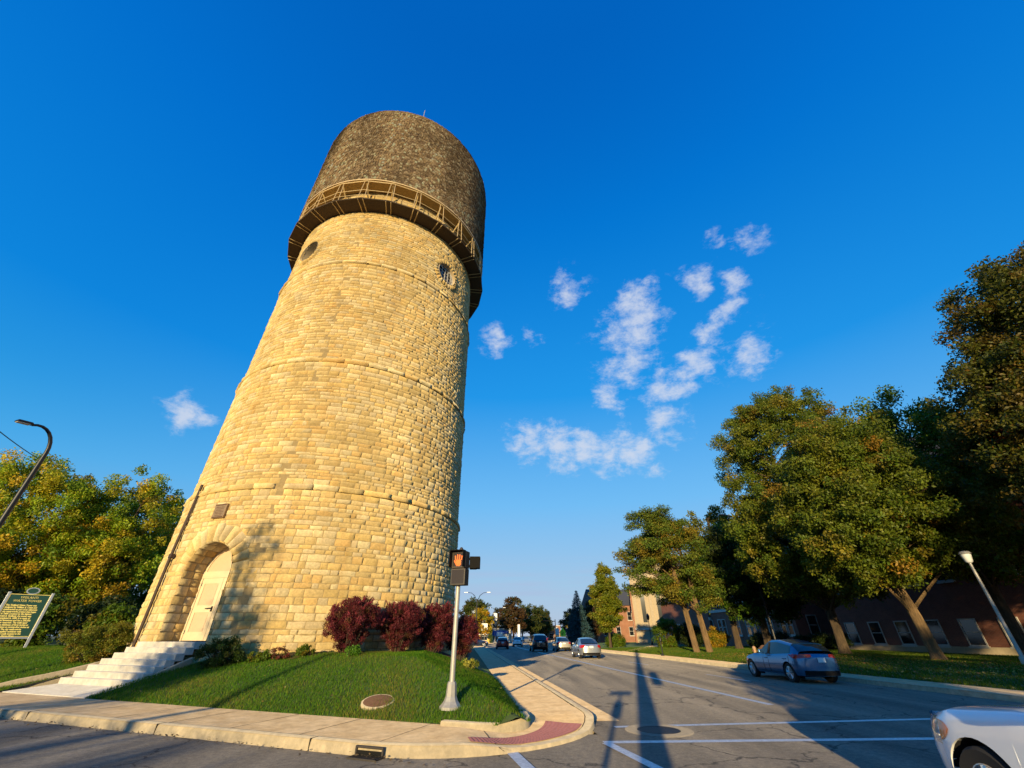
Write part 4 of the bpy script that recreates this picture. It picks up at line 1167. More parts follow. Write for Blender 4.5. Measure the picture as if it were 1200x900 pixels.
# --- right group
RL = lambda u, m: (*SU(u, m), campus_z(*SU(u, m)))
tree('linden_tree', 'large olive green tree with dense rounded crown right of the blue car', 'tree', (26.3, 38.2, .36), [(0, 0, 0), (.1, .1, 3.5), (-.1, .2, 9), (0, .2, 19)], [.36, .32, .26, .06],
     [(1.0, 0, 14.6, 6.8, 6.4, 8.0), (.4, -1, 8.4, 7.0, 6.6, 4.8), (1.8, 0, 18.6, 5.4, 5.0, 5.6), (-2.0, -1.5, 8.8, 4.8, 4.4, 4.8)], 1350, 175, .20, OLIVE, (.4, .85), 90, shell=.55, wobble=.04, flat=.8)
tree('linden_tree', 'leaning tree with sunlit trunk and drooping olive crown in front of the brick building', 'tree', (25.6, 29.2, .36), [(0, 0, 0), (-.25, 0, 2.2), (-.55, .1, 5), (-.7, .2, 12)], [.33, .30, .26, .07],
     [(-.6, -.3, 9.2, 5.4, 5.4, 4.4), (-2.2, -.6, 6.3, 4.0, 4.0, 2.5), (2.2, .4, 7.2, 4.2, 4.0, 2.6), (-.6, 0, 12.2, 4.4, 4.2, 3.4)], 950, 170, .19, OLIVE, (.4, .8), 60, bark='bark_pale', shell=.5, wobble=.05, flat=.8)
tree('maple_tree', 'tallest tree at the right edge with dark green crown turning rusty red', 'tree', (30.5, 17.6, .36), [(0, 0, 0), (.1, 0, 4), (0, .2, 10), (.1, 0, 19)], [.36, .32, .24, .06],
     [(.2, 0, 14.0, 4.9, 4.9, 7.0), (-.4, .4, 8.6, 5.8, 5.4, 4.6), (-.8, .9, 11.0, 5.2, 5.0, 4.4), (-1.8, 1.4, 12.0, 4.2, 4.2, 3.6), (.8, 0, 17.6, 3.8, 3.8, 4.0)], 1150, 185, .19, REDB, (.4, .9), 70, shell=.45, wobble=.05, flat=.8)
tree('maple_tree', 'dark shaded tree between the two big crowns in front of the roof', 'tree', (33.0, 31.0, .36), [(0, 0, 0), (.1, 0, 4), (0, .2, 8), (.1, 0, 15)], [.34, .28, .2, .06],
     [(-.6, 0, 12.5, 5.0, 5.0, 6.6), (-2.0, -1.5, 7.6, 5.0, 4.6, 3.4)], 330, 190, .25, GREEN, (.55, 1.1), 50, flat=.8)
NEED = [(5, (.075, .125, .012)), (3, (.12, .15, .014)), (3, (.20, .16, .016)), (1, (.26, .17, .016))]
def pine(loc, lean, H, spread, lab, n, low=.4):
    tr = [(0, 0, 0), (lean * .3, .1, H * .3), (lean * .75, .1, H * .65), (lean, .2, H * .98)]
    C = []; cr_ = []
    for k in range(n):
        f = low + (1 - low) * (k + rng.uniform(0, 1)) / n
        a = rng.uniform(0, 2 * math.pi); reach = spread * (1.05 - .62 * ((f - low) / (1 - low)) ** 2.2) * rng.uniform(.45, 1.0)
        cx = np.interp(f, [0, .3, .65, 1], [p[0] for p in tr])
        for q in (.55, .8, 1.0):
            C.append((cx + reach * q * math.cos(a) - .7 * spread * .25, reach * q * math.sin(a), H * f + rng.normal(0, .12) + .1 * reach * q)); cr_.append(rng.uniform(.55, 1.0))
    t = thing('pine_tree', lab, 'tree', loc)
    mb = MB(); mb.tube([(0, 0, -.2)] + tr, [.36, .29, .24, .17, .04], 12); limbs(mb, np.array(tr), np.array(C), 40, .22)
    mb.build('trunk', M['bark_pale'], t, smooth=True, fix=False)
    V, F, K = leaf_cloud(np.array(C), np.array(cr_), 230, .24, NEED, .6, .5, .34)
    mesh_np('crown', V, F, M['needle'], t, K)
pine((17.45, 45.6, .3), -1.1, 12.6, 5.4, 'left one of two pines with bare orange trunks and flat tiered crowns', 66, .34)
pine((18.55, 45.3, .3), -.9, 11.4, 4.4, 'right one of two pines with bare orange trunks and flat tiered crowns', 54, .34)
tree('maple_tree', 'small bright yellow green tree rising behind the pines', 'tree', (24.8, 52.5, .36), [(0, 0, 0), (0, 0, 4), (0, 0, 9), (0, 0, 14)], [.34, .3, .2, .05],
     [(0, 0, 11.6, 3.2, 3.2, 4.0), (.4, 0, 8, 3.6, 3.4, 3)], 170, 150, .27, [(3, (.20, .20, .012)), (2, (.13, .15, .012)), (2, (.26, .2, .014))], (.5, 1.0), 40)
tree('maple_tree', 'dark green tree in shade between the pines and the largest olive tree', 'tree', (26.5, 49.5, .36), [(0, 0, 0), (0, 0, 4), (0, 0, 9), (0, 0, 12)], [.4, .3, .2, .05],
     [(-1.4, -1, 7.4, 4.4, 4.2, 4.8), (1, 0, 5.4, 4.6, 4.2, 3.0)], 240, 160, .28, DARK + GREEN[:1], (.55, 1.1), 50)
tree('pear_tree', 'narrow yellow green street tree on the grass beside the silver sedan', 'tree', RL(63.0, 19.6), [(0, 0, 0), (0, 0, 2.2), (.1, 0, 6), (.1, 0, 9.6)], [.17, .14, .1, .03],
     [(0, 0, 4.4, 2.3, 2.3, 2.5), (0, 0, 6.4, 1.9, 1.9, 2.8), (.1, 0, 8.6, 1.0, 1.0, 1.9)], 230, 130, .24, [(4, (.20, .22, .012)), (3, (.14, .18, .012)), (2, (.28, .23, .015)), (1, (.09, .13, .01))], (.35, .7), 50)
# blue spruce
def spruce(loc, H, W, lab, pal):
    t = thing('spruce_tree', lab, 'tree', loc); C = []; cr_ = []; mb = MB(); mb.tube([(0, 0, -.1), (0, 0, H)], [.22, .02], 8)
    for i in range(38):
        f = .05 + .95 * i / 38; rad_ = W * (1 - f) ** .9 + .1; n = max(4, int(14 * (1 - f) + 4))
        for k in range(n):
            a = 2 * math.pi * (k + rng.uniform(0, .8)) / n; rr_ = rad_ * rng.uniform(.75, 1.08)
            e = np.array([rr_ * math.cos(a), rr_ * math.sin(a), H * f - .18 * rr_]); mb.tube([(0, 0, H * f), tuple(e)], [.03, .01], 3, cap=False)
            for q in (.5, .78, 1): C.append(np.array([0, 0, H * f]) * (1 - q) + e * q); cr_.append(.16 + .32 * (1 - f) * (1.1 - .3 * q))
    mb.build('trunk', M['bark'], t, fix=False)
    V, F, K = leaf_cloud(np.array(C), np.array(cr_), 24, .22, pal, .5, .6, .3); mesh_np('crown', V, F, M['needle'], t, K); return t
spruce((12.2, 86.0, .2), 8.8, 2.75, 'dark blue spruce with pointed top standing beyond the silver sedan', [(4, (.035, .085, .09)), (3, (.05, .11, .11)), (1, (.07, .13, .13))])
# hedges and small bushes on the campus side
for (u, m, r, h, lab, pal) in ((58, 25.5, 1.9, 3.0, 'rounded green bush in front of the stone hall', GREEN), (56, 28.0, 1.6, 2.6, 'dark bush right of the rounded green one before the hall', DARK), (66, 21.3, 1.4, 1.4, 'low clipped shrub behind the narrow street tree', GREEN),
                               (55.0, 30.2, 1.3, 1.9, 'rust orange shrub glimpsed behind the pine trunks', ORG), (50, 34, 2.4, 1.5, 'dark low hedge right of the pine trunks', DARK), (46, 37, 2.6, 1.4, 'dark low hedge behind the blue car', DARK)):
    shrub('bush', lab, RL(u, m), [(0, 0, h * .5, r, r * .8, h * .55)], 100, 110, .17, pal, (.25, .5))
# distant street trees: three kinds, copied
far = []
for k, (nm, pal, lab) in enumerate((('street_tree', [(3, (.05, .075, .012)), (2, (.08, .09, .012)), (1, (.16, .12, .014))], ''), ('street_tree', [(3, (.12, .06, .02)), (2, (.09, .06, .018)), (1, (.06, .07, .012))], ''), ('street_tree', YEL, ''))):
    far.append(tree(nm, 'distant tree', 'tree', (0, 0, -50), [(0, 0, 0), (0, 0, 3), (.1, 0, 6), (0, 0, 9)], [.25, .2, .14, .04], [(0, 0, 6.2, 3.7, 3.7, 3.6), (.8, -.5, 4.4, 3.4, 3.2, 2.2), (-.4, .3, 8.2, 2.2, 2.2, 2.2)], 110, 70, .42, pal, (.5, 1.1), 24))
spots = [(0, -9.5, 128, 1.05, 'green tree behind the first double street lamp'), (1, .5, 150, 1.25, 'tallest rust brown tree above the distant shops'), (0, 7.5, 165, 1.1, 'round green tree right of the rust brown one in the distance'), (0, 12.0, 185, 1.15, 'dark green tree left of the gap at the end of the street'),
         (2, -6.8, 104, .72, 'small yellow tree beside the last red bush'), (1, -3.6, 165, 1.0, 'brownish tree behind the white shop signs'), (0, 4.5, 205, 1.35, 'far green tree peeping between the rust brown and round green trees'), (1, 15.5, 240, 1.2, 'farthest brownish tree at the end of the street on the left'),
         (0, 26.5, 200, 1.1, 'green tree right of the gap at the end of the street'), (1, 16.2, 128, .8, 'rusty tree left of the blue spruce'), (2, 23.5, 175, .9, 'yellowish tree right of the far signals'), (1, -13.5, 160, 1.2, 'brown tree just left of the tallest street lamp'), (0, 21.5, 140, .9, 'green tree between the far signals and the rusty tree'),
         (0, 33.0, 150, 1.3, 'green tree hidden behind the blue spruce'), (0, -20, 125, 1.2, 'distant green tree behind the tower wall'), (1, 21, 118, .95, 'brownish tree behind the blue spruce')]
used = [False] * 3
for (k, x, y, s, lab) in spots:
    if not used[k]: o = far[k]; used[k] = True
    else: o = copy_tree(far[k])
    o.location = (x, y, -.05); o.scale = (s, s, s); o.rotation_euler = (0, 0, rng.uniform(0, 6.28)); o['label'] = lab; o['group'] = 'distant trees along the street'

# ================================================================== vehicles (forward = +Y)
KV = [0, .10, .22, .38, .55, .72, .86, .94]
KX = [.93, .965, .985, 1.0, .995, .975, .945, .90]
class Car:
    def __init__(s, L, W, zt, roof, wb, wr, sill=.24, rake=.13, wheel_shift=0.0, tuck=.80, yf=.8, yr=.55, pf=2.3, pr=2.8, bump_z=(.22, .26)):
        s.__dict__.update(locals())
        s.yw = (wb / 2 + wheel_shift, -wb / 2 + wheel_shift)
        s.ra = wr + .055
    def ztop(s, y): return float(np.interp(y, [p[0] for p in s.zt], [p[1] for p in s.zt]))
    def w(s, y):
        h = s.L / 2
        if y > h - s.yf: t = min(1, (y - (h - s.yf)) / s.yf); return s.W * (1 - t ** s.pf) ** (1 / s.pf)
        if y < -h + s.yr: t = min(1, (-h + s.yr - y) / s.yr); return s.W * (1 - t ** s.pr) ** (1 / s.pr)
        return s.W
    def zlow(s, y):
        z = s.sill
        h = s.L / 2
        if y > s.yw[0] + s.ra: z = s.bump_z[0] if True else z
        if y < s.yw[1] - s.ra: z = s.bump_z[1]
        for c in s.yw:
            d = abs(y - c)
            if d < s.ra: z = max(z, s.wr + math.sqrt(s.ra ** 2 - d * d))
        return z
    def kx(s, zrel): return float(np.interp(zrel, KV, KX))
    def xs(s, y, z):
        zr = (z - s.sill) / (s.ztop(y) - s.sill)
        return s.w(y) * s.kx(zr)
    def y_front(s, x, z, sign=1):
        a = s.L / 2 - .9 if sign > 0 else s.L / 2 - .7; b = s.L / 2
        for _ in range(28):
            m = (a + b) / 2
            if s.xs(m * sign, z) > abs(x): a = m
            else: b = m
        return sign * (a + b) / 2
    def stations(s):
        h = s.L / 2; ys = []
        for t in np.linspace(0, 1, 16): ys.append(h - s.yf * (1 - math.cos(t * math.pi / 2)) ** 1.0)
        for t in np.linspace(0, 1, 14): ys.append(-h + s.yr * (1 - math.cos(t * math.pi / 2)))
        for c in s.yw:
            for a in np.linspace(0, math.pi, 19): ys.append(c + s.ra * .9995 * math.cos(a))
            ys += [c + s.ra * 1.001, c - s.ra * 1.001]
        ys += list(np.linspace(-h + s.yr, h - s.yf, 22))
        return sorted(set(round(v, 4) for v in ys))
    def body(s, mb):
        P = []
        for y in s.stations():
            zl, ztp = s.zlow(y), s.ztop(y); w = s.w(y)
            half = []
            zt9 = ztp * .94 + .06 * s.sill; zfx = min(s.wr + s.ra + .02, zl + (zt9 - zl) * .75)
            zz = list(np.linspace(zl, zfx, 5)) + list(np.linspace(zfx, zt9, 6)[1:])
            for z in zz: half.append((w * s.kx((z - s.sill) / (ztp - s.sill)), z))
            for k, f in ((.85, .965), (.76, .985), (.60, .997), (.3, 1.008), (0, 1.012)): half.append((w * k, s.sill + (ztp - s.sill) * f))
            row = [(-x, y, z) for x, z in half] + [(x, y, z) for x, z in half[::-1][1:]]
            row = [(row[0][0] * .9, y, row[0][2] + .001)] + row + [(row[-1][0] * .9, y, row[-1][2] + .001)]
            P.append(row)
        mb.grid(P)
        return mb
    def patch(s, mb, fn, u, v, off=.006):
        """fn(u,v)->(x,z) on the front (sign) or (y,z) on the side"""
        P = [[fn(a, b) for b in v] for a in u]
        mb.grid(P)

def build_car(name, label, car, mats, loc, head, group=None, hatch=False, detail=True):
    t = thing(name, label, 'car', loc, -R(head), group)
    pm = mats
    body = car.body(MB()).build('body', pm, t, smooth=True, sharp=50)
    h = car.L / 2; W = car.W
    # underside and wheel wells
    mb = MB(); mb.box((0, 0, .36), (W * 1.45, car.L * .86, .28))
    for c in car.yw:
        for sx in (-1, 1):
            P = [[(sx * x, c + car.ra * 1.0 * math.cos(a), car.wr + car.ra * 1.0 * math.sin(a)) for x in (W * .965, W * .62)] for a in np.linspace(-.25, math.pi + .25, 20)]
            mb.grid(P); mb.box((sx * W * .62, c, .45), (.02, car.ra * 2, .6))
    mb.build('underbody', M['plastic_black'], t)
    # cabin
    yb = [p[0] for p in car.roof]; rz_ = [p[1] for p in car.roof]
    def zr(y): return float(np.interp(y, yb, rz_))
    y0, y1 = yb[0], yb[-1]; rr, rf = yb[1], yb[-2]
    ys = sorted(set([round(v, 3) for v in list(np.linspace(y0, y1, 30)) + yb]))
    zs2 = np.array([zr(y) for y in ys])
    for _ in range(2): zs2[1:-1] = (zs2[:-2] + 2 * zs2[1:-1] + zs2[2:]) / 4
    def sec(y, z):
        zb = car.ztop(y) - .05; wb_ = W * .905; tmax = max(rz_) - zb
        f = max(0, (z - zb) / tmax); wtop = wb_ - car.rake * 1.5 * f
        e = min(1, max(0.0, (y - y0) / .35)), min(1, max(0., (y1 - y) / .5))
        wtop *= (.93 + .07 * min(e))
        return [(wb_ * (.93 + .07 * min(e)), zb), (wtop + .02, z - .085), (wtop - .025, z - .03), (wtop - .12, z), (wtop * .45, z + .018), (0, z + .025)]
    ring = []
    for y, z in zip(ys, zs2):
        q = sec(y, max(z, car.ztop(y) - .02)); ring.append([(-a, y, b) for a, b in q] + [(a, y, b) for a, b in q[::-1][1:]])
    cab, ws, rw, sl_, sr_ = MB(), MB(), MB(), MB(), MB()
    nj = len(ring[0]) - 1
    ycp = rr + (.10 if hatch else -.12); yap = rf + .62
    for i in range(len(ys) - 1):
        ym = (ys[i] + ys[i + 1]) / 2
        for j in range(nj):
            q = [ring[i][j], ring[i + 1][j], ring[i + 1][j + 1], ring[i][j + 1]]
            tgt = cab
            if j in (0, nj - 1):
                if ycp - .15 < ym < yap: tgt = sl_ if j == 0 else sr_
            elif 2 < j + .5 < nj - 2:
                if ym > rf - .02: tgt = ws
                elif ym < rr + .03: tgt = rw
            tgt.add(q, [(0, 1, 2, 3)])
    cab.build('cabin', pm, t, smooth=True)
    ws.build('windscreen', M['car_glass'], t, smooth=True); rw.build('rear_window', M['car_glass'], t, smooth=True)
    for mbx, sx in ((sl_, -1), (sr_, 1)):
        g = mbx.build('side_window', M['car_glass'], t, smooth=True)
        if detail:
            mb = MB()
            for yp in (car.L * .0 - .12,):
                a, b = sec(yp, zr(yp))[:2]
                mb.tube([(sx * (a[0] + .004), yp, a[1] + .04), (sx * (b[0] + .004), yp - .06, b[1])], [.045, .035], 4)
            mb.build('window_pillar', M['trim_black'], g)
    # wheels
    for c in car.yw:
        for sx in (-1, 1):
            r = car.wr; xo = W - .01
            tw = MB().lathe([(r * .66, -.10), (r * .93, -.11), (r * .99, -.085), (r, -.05), (r, .05), (r * .99, .085), (r * .93, .11), (r * .67, .10), (r * .63, .05), (r * .63, -.08)], 32)
            tw.v = [(sx * (xo - .11) + sx * z_, c + x, r + y) for x, y, z_ in tw.v]
            wh = tw.build('wheel', M['rubber'], t, smooth=True)
            rm = MB(); rm.lathe([(r * .60, .05), (r * .68, .095), (r * .64, .10), (r * .60, .06)], 28); rm.lathe([(0, .03), (r * .6, .0), (r * .6, -.02)], 24); 
            rm.lathe([(0, .10), (r * .12, .095), (r * .15, .06)], 12)
            for k in range(5):
                a = 2 * math.pi * k / 5 + .3
                for da in (-.13, .13):
                    rm.tube([(r * .1 * math.cos(a), r * .1 * math.sin(a), .085), (r * .63 * math.cos(a + da), r * .63 * math.sin(a + da), .085)], [.03, .024], 4)
            rm.v = [(sx * (xo - .11) + sx * z_, c + x, r + y) for x, y, z_ in rm.v]
            rm.build('rim', M['rim'], wh)
    zb, zf = car.ztop(-h + .15), car.ztop(h - .25)
    # tail lights wrap the rear corners
    tl = getattr(car, 'tail', (zb - .26, zb - .06, .42, .985))
    for sx in (-1, 1):
        mb = MB(); P = []
        for a in np.linspace(0, 1, 9):
            x = W * (tl[2] + (tl[3] - tl[2]) * a); row = []
            for b in np.linspace(0, 1, 5):
                zlo = tl[0] + (tl[1] - tl[0]) * .35 * (1 - a); z = zlo + (tl[1] - zlo) * b; xx = min(x, W * car.kx((z - car.sill) / (zb - car.sill)) * .994)
                row.append((sx * (xx + .004), car.y_front(xx, z, -1) - .008, z))
            P.append(row)
        if detail:
            q = P[-1]; P.append([(sx * (car.xs(-h + car.yr * .75, p[2]) + .006), -h + car.yr * .75, p[2] + .0) for p in q])
            P.append([(sx * (car.xs(-h + car.yr * 1.1, p[2]) + .006), -h + car.yr * 1.1, tl[1] - .03 + .02 * k / 4) for k, p in enumerate(q)])
        mb.grid(P); mb.build('tail_light', M['red_lens'], t, smooth=True)
        hl = getattr(car, 'headl', (zf - .20, zf - .04, .48, .99))
        mb = MB(); P = []
        for a in np.linspace(0, 1, 9):
            x = W * (hl[2] + (hl[3] - hl[2]) * a); row = []
            for b in np.linspace(0, 1, 5):
                zlo = hl[0] + .04 * (1 - a); z = zlo + (hl[1] + .03 * a - zlo) * b; xx = min(x, W * car.kx((z - car.sill) / (zf - car.sill)) * .994)
                row.append((sx * xx, car.y_front(xx, z, 1) + .007, z))
            P.append(row)
        hm = (hl[0] + hl[1]) / 2
        for a in np.linspace(.12, 1, 6):
            y = h - car.yf * (.12 + .62 * a); P.append([(sx * (car.xs(y, z) + .006), y, z) for z in [hm + .02 + (hl[1] - hl[0]) * .5 * b * (1 - .15 * a) for b in np.linspace(-1, 1, 5)]])
        mb.grid(P); hd_ = mb.build('headlight', M['clear_lens'], t, smooth=True)
        mb = MB(); P = []
        q = P0 = None
        yA, yB = h - car.yf * .74, h - car.yf * .90
        for a in np.linspace(0, 1, 7):
            y = yA + (yB - yA) * a; row = []
            for b in np.linspace(-1, 1, 5):
                z = (hl[0] + hl[1]) / 2 + .02 + b * (hl[1] - hl[0]) * .425 * (1 - a ** 1.6) ** .7 + .02 * a
                row.append((sx * (car.xs(y, z) + .006), y, z))
            P.append(row)
        mb.grid(P); mb.build('indicator', M['amber_lens'], hd_, smooth=True)
    # grille, bumper inserts, plates
    mb = MB(); P = []
    for x in np.linspace(-.5, .5, 9): P.append([(x, car.y_front(x, z, 1) + .008, z) for z in np.linspace(zf - .36, zf - .16, 4)])
    mb.grid(P); mb.build('grille', M['plastic_black'], t)
    mb = MB(); P = []
    for x in np.linspace(-W * .8, W * .8, 13): P.append([(x, car.y_front(x, z, -1) - .008, z) for z in np.linspace(car.bump_z[1] + .01, car.bump_z[1] + .17, 3)])
    mb.grid(P); mb.build('rear_valance', M['plastic_black'], t)
    pz = getattr(car, 'plate_z', zb - .24)
    MB().box((0, car.y_front(0, pz, -1) - .015, pz), (.31, .012, .155)).build('number_plate', M['plate'], t)
    # mirrors, handles, door gaps
    for sx in (-1, 1):
        ym = rf + .28; xm = W * .95
        mb = MB(); mb.box((sx * (xm + .11), ym, car.ztop(ym) + .07), (.2, .10, .13), taper=.8); mb.box((sx * (xm + .01), ym, car.ztop(ym) + .01), (.08, .05, .05))
        mb.build('wing_mirror', pm, t, bevel=.03)
        if detail:
            mb = MB()
            ztp = car.ztop(0)
            for yd in (rf + .38, -.10, ycp - .02):
                L_ = [(sx * (car.xs(yd, z) + .0015), yd - .10 * (0 if yd > -.3 else (z - .3) * -.6), z) for z in np.linspace(car.sill + .08, ztp - .06, 7)]
                mb.tube(L_, .006, 4)
            L_ = [(sx * (car.xs(y, car.sill + .07) + .0015), y, car.sill + .07) for y in np.linspace(car.yw[1] + car.ra + .02, car.yw[0] - car.ra - .02, 10)]
            mb.tube(L_, .006, 4)
            mb.build('door_gap', M['plastic_black'], t, fix=False)
            for yd in (.08 + .0, ycp + .28):
                z = ztp - .17
                MB().box((sx * (car.xs(yd, z) + .012), yd, z), (.03, .2, .035)).build('door_handle', pm, t, bevel=.008)
    return t

def street_pos(u, m, dz=0.003): p = SU(u, m); return (p[0], p[1], dz)
HATCH = Car(4.46, .90, [(-2.23, .88), (-2.1, .98), (-1.6, 1.04), (-.5, .98), (.4, .95), (1.05, .95), (1.7, .84), (2.1, .72), (2.23, .60)], [(-2.02, 1.06), (-1.62, 1.32), (-.7, 1.45), (-.1, 1.44), (.85, .95)], 2.70, .325, yr=.6)
HATCH.tail = (.82, .97, .40, .985); HATCH.plate_z = .78
SEDAN = Car(4.55, .89, [(-2.27, .86), (-2.15, 1.0), (-1.5, 1.04), (-.5, .99), (.4, .96), (1.0, .96), (1.7, .86), (2.12, .74), (2.27, .62)], [(-1.72, 1.05), (-1.05, 1.37), (-.4, 1.45), (0, 1.43), (.85, .97)], 2.62, .315)
SEDAN.tail = (.72, .96, .60, .985); SEDAN.plate_z = .82
FRONT = Car(4.85, .925, [(-2.42, .90), (-2.3, 1.03), (-1.5, 1.05), (-.5, 1.0), (.4, .98), (1.0, .99), (1.7, .92), (2.15, .80), (2.42, .66)], [(-1.9, 1.05), (-1.1, 1.38), (-.4, 1.47), (-.05, 1.45), (.82, .99)], 2.85, .335, yf=.85)
FRONT.headl = (.62, .80, .45, .985)
SUV = Car(4.65, .94, [(-2.32, .95), (-2.22, 1.08), (-1.5, 1.14), (-.5, 1.1), (.4, 1.07), (1.0, 1.07), (1.8, 1.0), (2.2, .86), (2.32, .70)], [(-2.18, 1.12), (-1.95, 1.62), (-1.2, 1.76), (-.05, 1.74), (.8, 1.08)], 2.70, .36, sill=.30, bump_z=(.30, .34))
SUV.tail = (.95, 1.14, .62, .985); SUV.plate_z = .98
P_BLUE = paint('blue_grey_paint', (.05, .145, .28), .55, .24); P_SILVER = paint('silver_paint', (.50, .49, .46), .7, .3); P_WHITE = paint('white_paint', (.86, .86, .86), 0, .25)
P_BLACK = paint('black_paint', (.012, .012, .018), .2, .2); P_RED = paint('red_paint', (.42, .018, .015), .1, .25); P_NAVY = paint('dark_blue_paint', (.03, .045, .09), .3, .25)
build_car('hatchback_car', 'metallic blue hatchback driving away in the right lane past the trees', HATCH, P_BLUE, street_pos(20.2, 14.15), -3.2, 'cars on the main street', hatch=True)
build_car('sedan_car', 'silver sedan driving away, nearest of the cars in the middle of the street', SEDAN, P_SILVER, street_pos(40.6, 10.35), -4.2, 'cars on the main street')
wc = build_car('sedan_car', 'white car with rounded bonnet and amber corner light entering at the bottom right corner', FRONT, P_WHITE, (5.16, 3.36, .003), 5.0, 'cars on the main street')
wc.scale = (1.08, 1.08, 1.08)
build_car('suv_car', 'black sport utility vehicle driving away left of the silver sedan', SUV, P_BLACK, street_pos(57.6, 8.9), -4.0, 'cars on the main street', hatch=True)
build_car('sedan_car', 'pale gold sedan just ahead of the silver sedan', SEDAN, paint('champagne_paint', (.55, .48, .38), .4, .3), street_pos(58.5, 11.9), -4, 'cars on the main street')
build_car('sedan_car', 'small red car far down the left lane', HATCH, P_RED, street_pos(69.0, 5.4), -3, 'cars on the main street', hatch=True, detail=False)
build_car('sedan_car', 'white car beyond the small red car', SEDAN, P_WHITE, (1.0, 84, .003), 2, 'cars on the main street', detail=False)
build_car('sedan_car', 'dark blue car parked broadside beyond the last red bush', HATCH, P_NAVY, (-6.2, 81, .003), 75, 'distant parked cars', hatch=True, detail=False)
for i, (x, y, hd_, mt, lab) in enumerate(((6.2, 132, 4, P_NAVY, 'dark car small in the distance left of the black vehicle'), (3.6, 124, 60, P_SILVER, 'silver car parked sideways in front of the far shops'), (9.6, 140, 4, P_RED, 'tiny red car farthest down the street right of the black vehicle'))):
    build_car('sedan_car', lab, SEDAN, mt, (x, y, .003), hd_, 'distant parked cars', detail=False)

# ================================================================== buildings
def rect_face(face, w, d):
    """face -> (origin corner, direction along, outward) in local coords; building footprint 0..w (x), 0..d (y)"""
    return {'s': (np.array([0, 0.]), np.array([1, 0.]), np.array([0, -1.])), 'w': (np.array([0, d]), np.array([0, -1.]), np.array([-1, 0.])),
            'e': (np.array([w, 0.]), np.array([0, 1.]), np.array([1, 0.])), 'n': (np.array([w, d]), np.array([-1, 0.]), np.array([0, 1.]))}[face]
def window(parent, face, w, d, a, z0, ww, hh, frame=.09, frm='trim', bars=(1, 1), sill=True):
    o, al, ou = rect_face(face, w, d); mb = MB(); an = math.atan2(al[1], al[0])
    def bx(m_, a0, a1, za, zb, o0, o1):
        c = o + al * (a0 + a1) / 2 + ou * (o0 + o1) / 2; m_.box((c[0], c[1], (za + zb) / 2), (a1 - a0, abs(o1 - o0), zb - za), an)
    bx(mb, a, a + frame, z0, z0 + hh, -.05, .06); bx(mb, a + ww - frame, a + ww, z0, z0 + hh, -.05, .06)
    bx(mb, a + frame, a + ww - frame, z0 + hh - frame, z0 + hh, -.05, .06); bx(mb, a + frame, a + ww - frame, z0, z0 + frame, -.05, .06)
    for k in range(1, bars[0] + 1):
        zz_ = z0 + hh * k / (bars[0] + 1); bx(mb, a + frame, a + ww - frame, zz_ - .03, zz_ + .03, -.04, .035)
    for k in range(1, bars[1]):
        aa = a + ww * k / bars[1]; bx(mb, aa - .02, aa + .02, z0 + frame, z0 + hh - frame, -.035, .03)
    wn = mb.build('window', M[frm], parent, fix=False)
    mb = MB(); bx(mb, a + frame, a + ww - frame, z0 + frame, z0 + hh - frame, -.02, .012); mb.build('pane', M['glass'], wn)
    if sill:
        mb = MB(); bx(mb, a - .08, a + ww + .08, z0 - .14, z0, -.05, .13); mb.build('sill', M[frm], wn)
def walls(parent, w, d, h, m, name='wall', z0=-.3):
    return MB().box((w / 2, d / 2, (h + z0) / 2), (w, d, h - z0)).build(name, M[m], parent)
def gable(parent, w, d, h, rh, m='slate', axis='x', over=.5, x0=0., y0=0.):
    mb = MB()
    if axis == 'x':
        p = [(x0 - over, y0 - over, h), (x0 + w + over, y0 - over, h), (x0 + w + over, y0 + d + over, h), (x0 - over, y0 + d + over, h), (x0 - over, y0 + d / 2, h + rh), (x0 + w + over, y0 + d / 2, h + rh)]
        f = [(0, 1, 5, 4), (2, 3, 4, 5), (0, 4, 3), (1, 2, 5), (3, 2, 1, 0)]
    else:
        p = [(x0 - over, y0 - over, h), (x0 + w + over, y0 - over, h), (x0 + w + over, y0 + d + over, h), (x0 - over, y0 + d + over, h), (x0 + w / 2, y0 - over, h + rh), (x0 + w / 2, y0 + d + over, h + rh)]
        f = [(0, 4, 5, 3), (1, 2, 5, 4), (0, 1, 4), (2, 3, 5), (3, 2, 1, 0)]
    mb.add(p, f); return mb.build('roof', M[m], parent)
def building(name, label, u, m, w, d):
    p = SU(u, m); return thing(name, label, 'building', (p[0], p[1], campus_z(*p) - .02), R(5.65))
# red brick hall on the right: long side faces the street
bA = building('brick_hall', 'long dark red brick hall with pale framed ground floor windows behind the right-hand trees', 14.0, 40.5, 16, 34)
walls(bA, 16, 34, 13.5, 'brick')
mb = MB(); mb.box((-.03, 17, .25), (.18, 34.1, .5)); mb.build('plinth', M['lime'], bA)
gable(bA, 16, 34, 13.5, 6.5, 'slate', 'y', .7)
mb = MB(); mb.box((-.35, 17, 13.38), (.8, 35.3, .35)); mb.build('eaves_cornice', M['trim'], bA)
# cross gable
mb = MB(); mb.prism([(-.6, 0), (8, 0), (8, 9), (-.6, 9)], 13.5, 14.0); mb.v = [(x, y + 17, z_) for x, y, z_ in mb.v]
mb.add([(-.6, 17, 14), (-.6, 26, 14), (-.6, 21.5, 19.5), (8, 17, 14), (8, 26, 14), (8, 21.5, 19.5)], [(0, 1, 2), (3, 5, 4), (0, 2, 5, 3), (1, 4, 5, 2)]); mb.build('dormer_gable', M['slate'], bA)
for fl in range(3):
    for k in range(11):
        a = 1.4 + k * 2.95
        z0 = (.55, 5.2, 9.4)[fl]; hh = (1.9, 2.3, 2.2)[fl]
        window(bA, 'w', 16, 34, a, z0, 1.35, hh, bars=(1, 1))
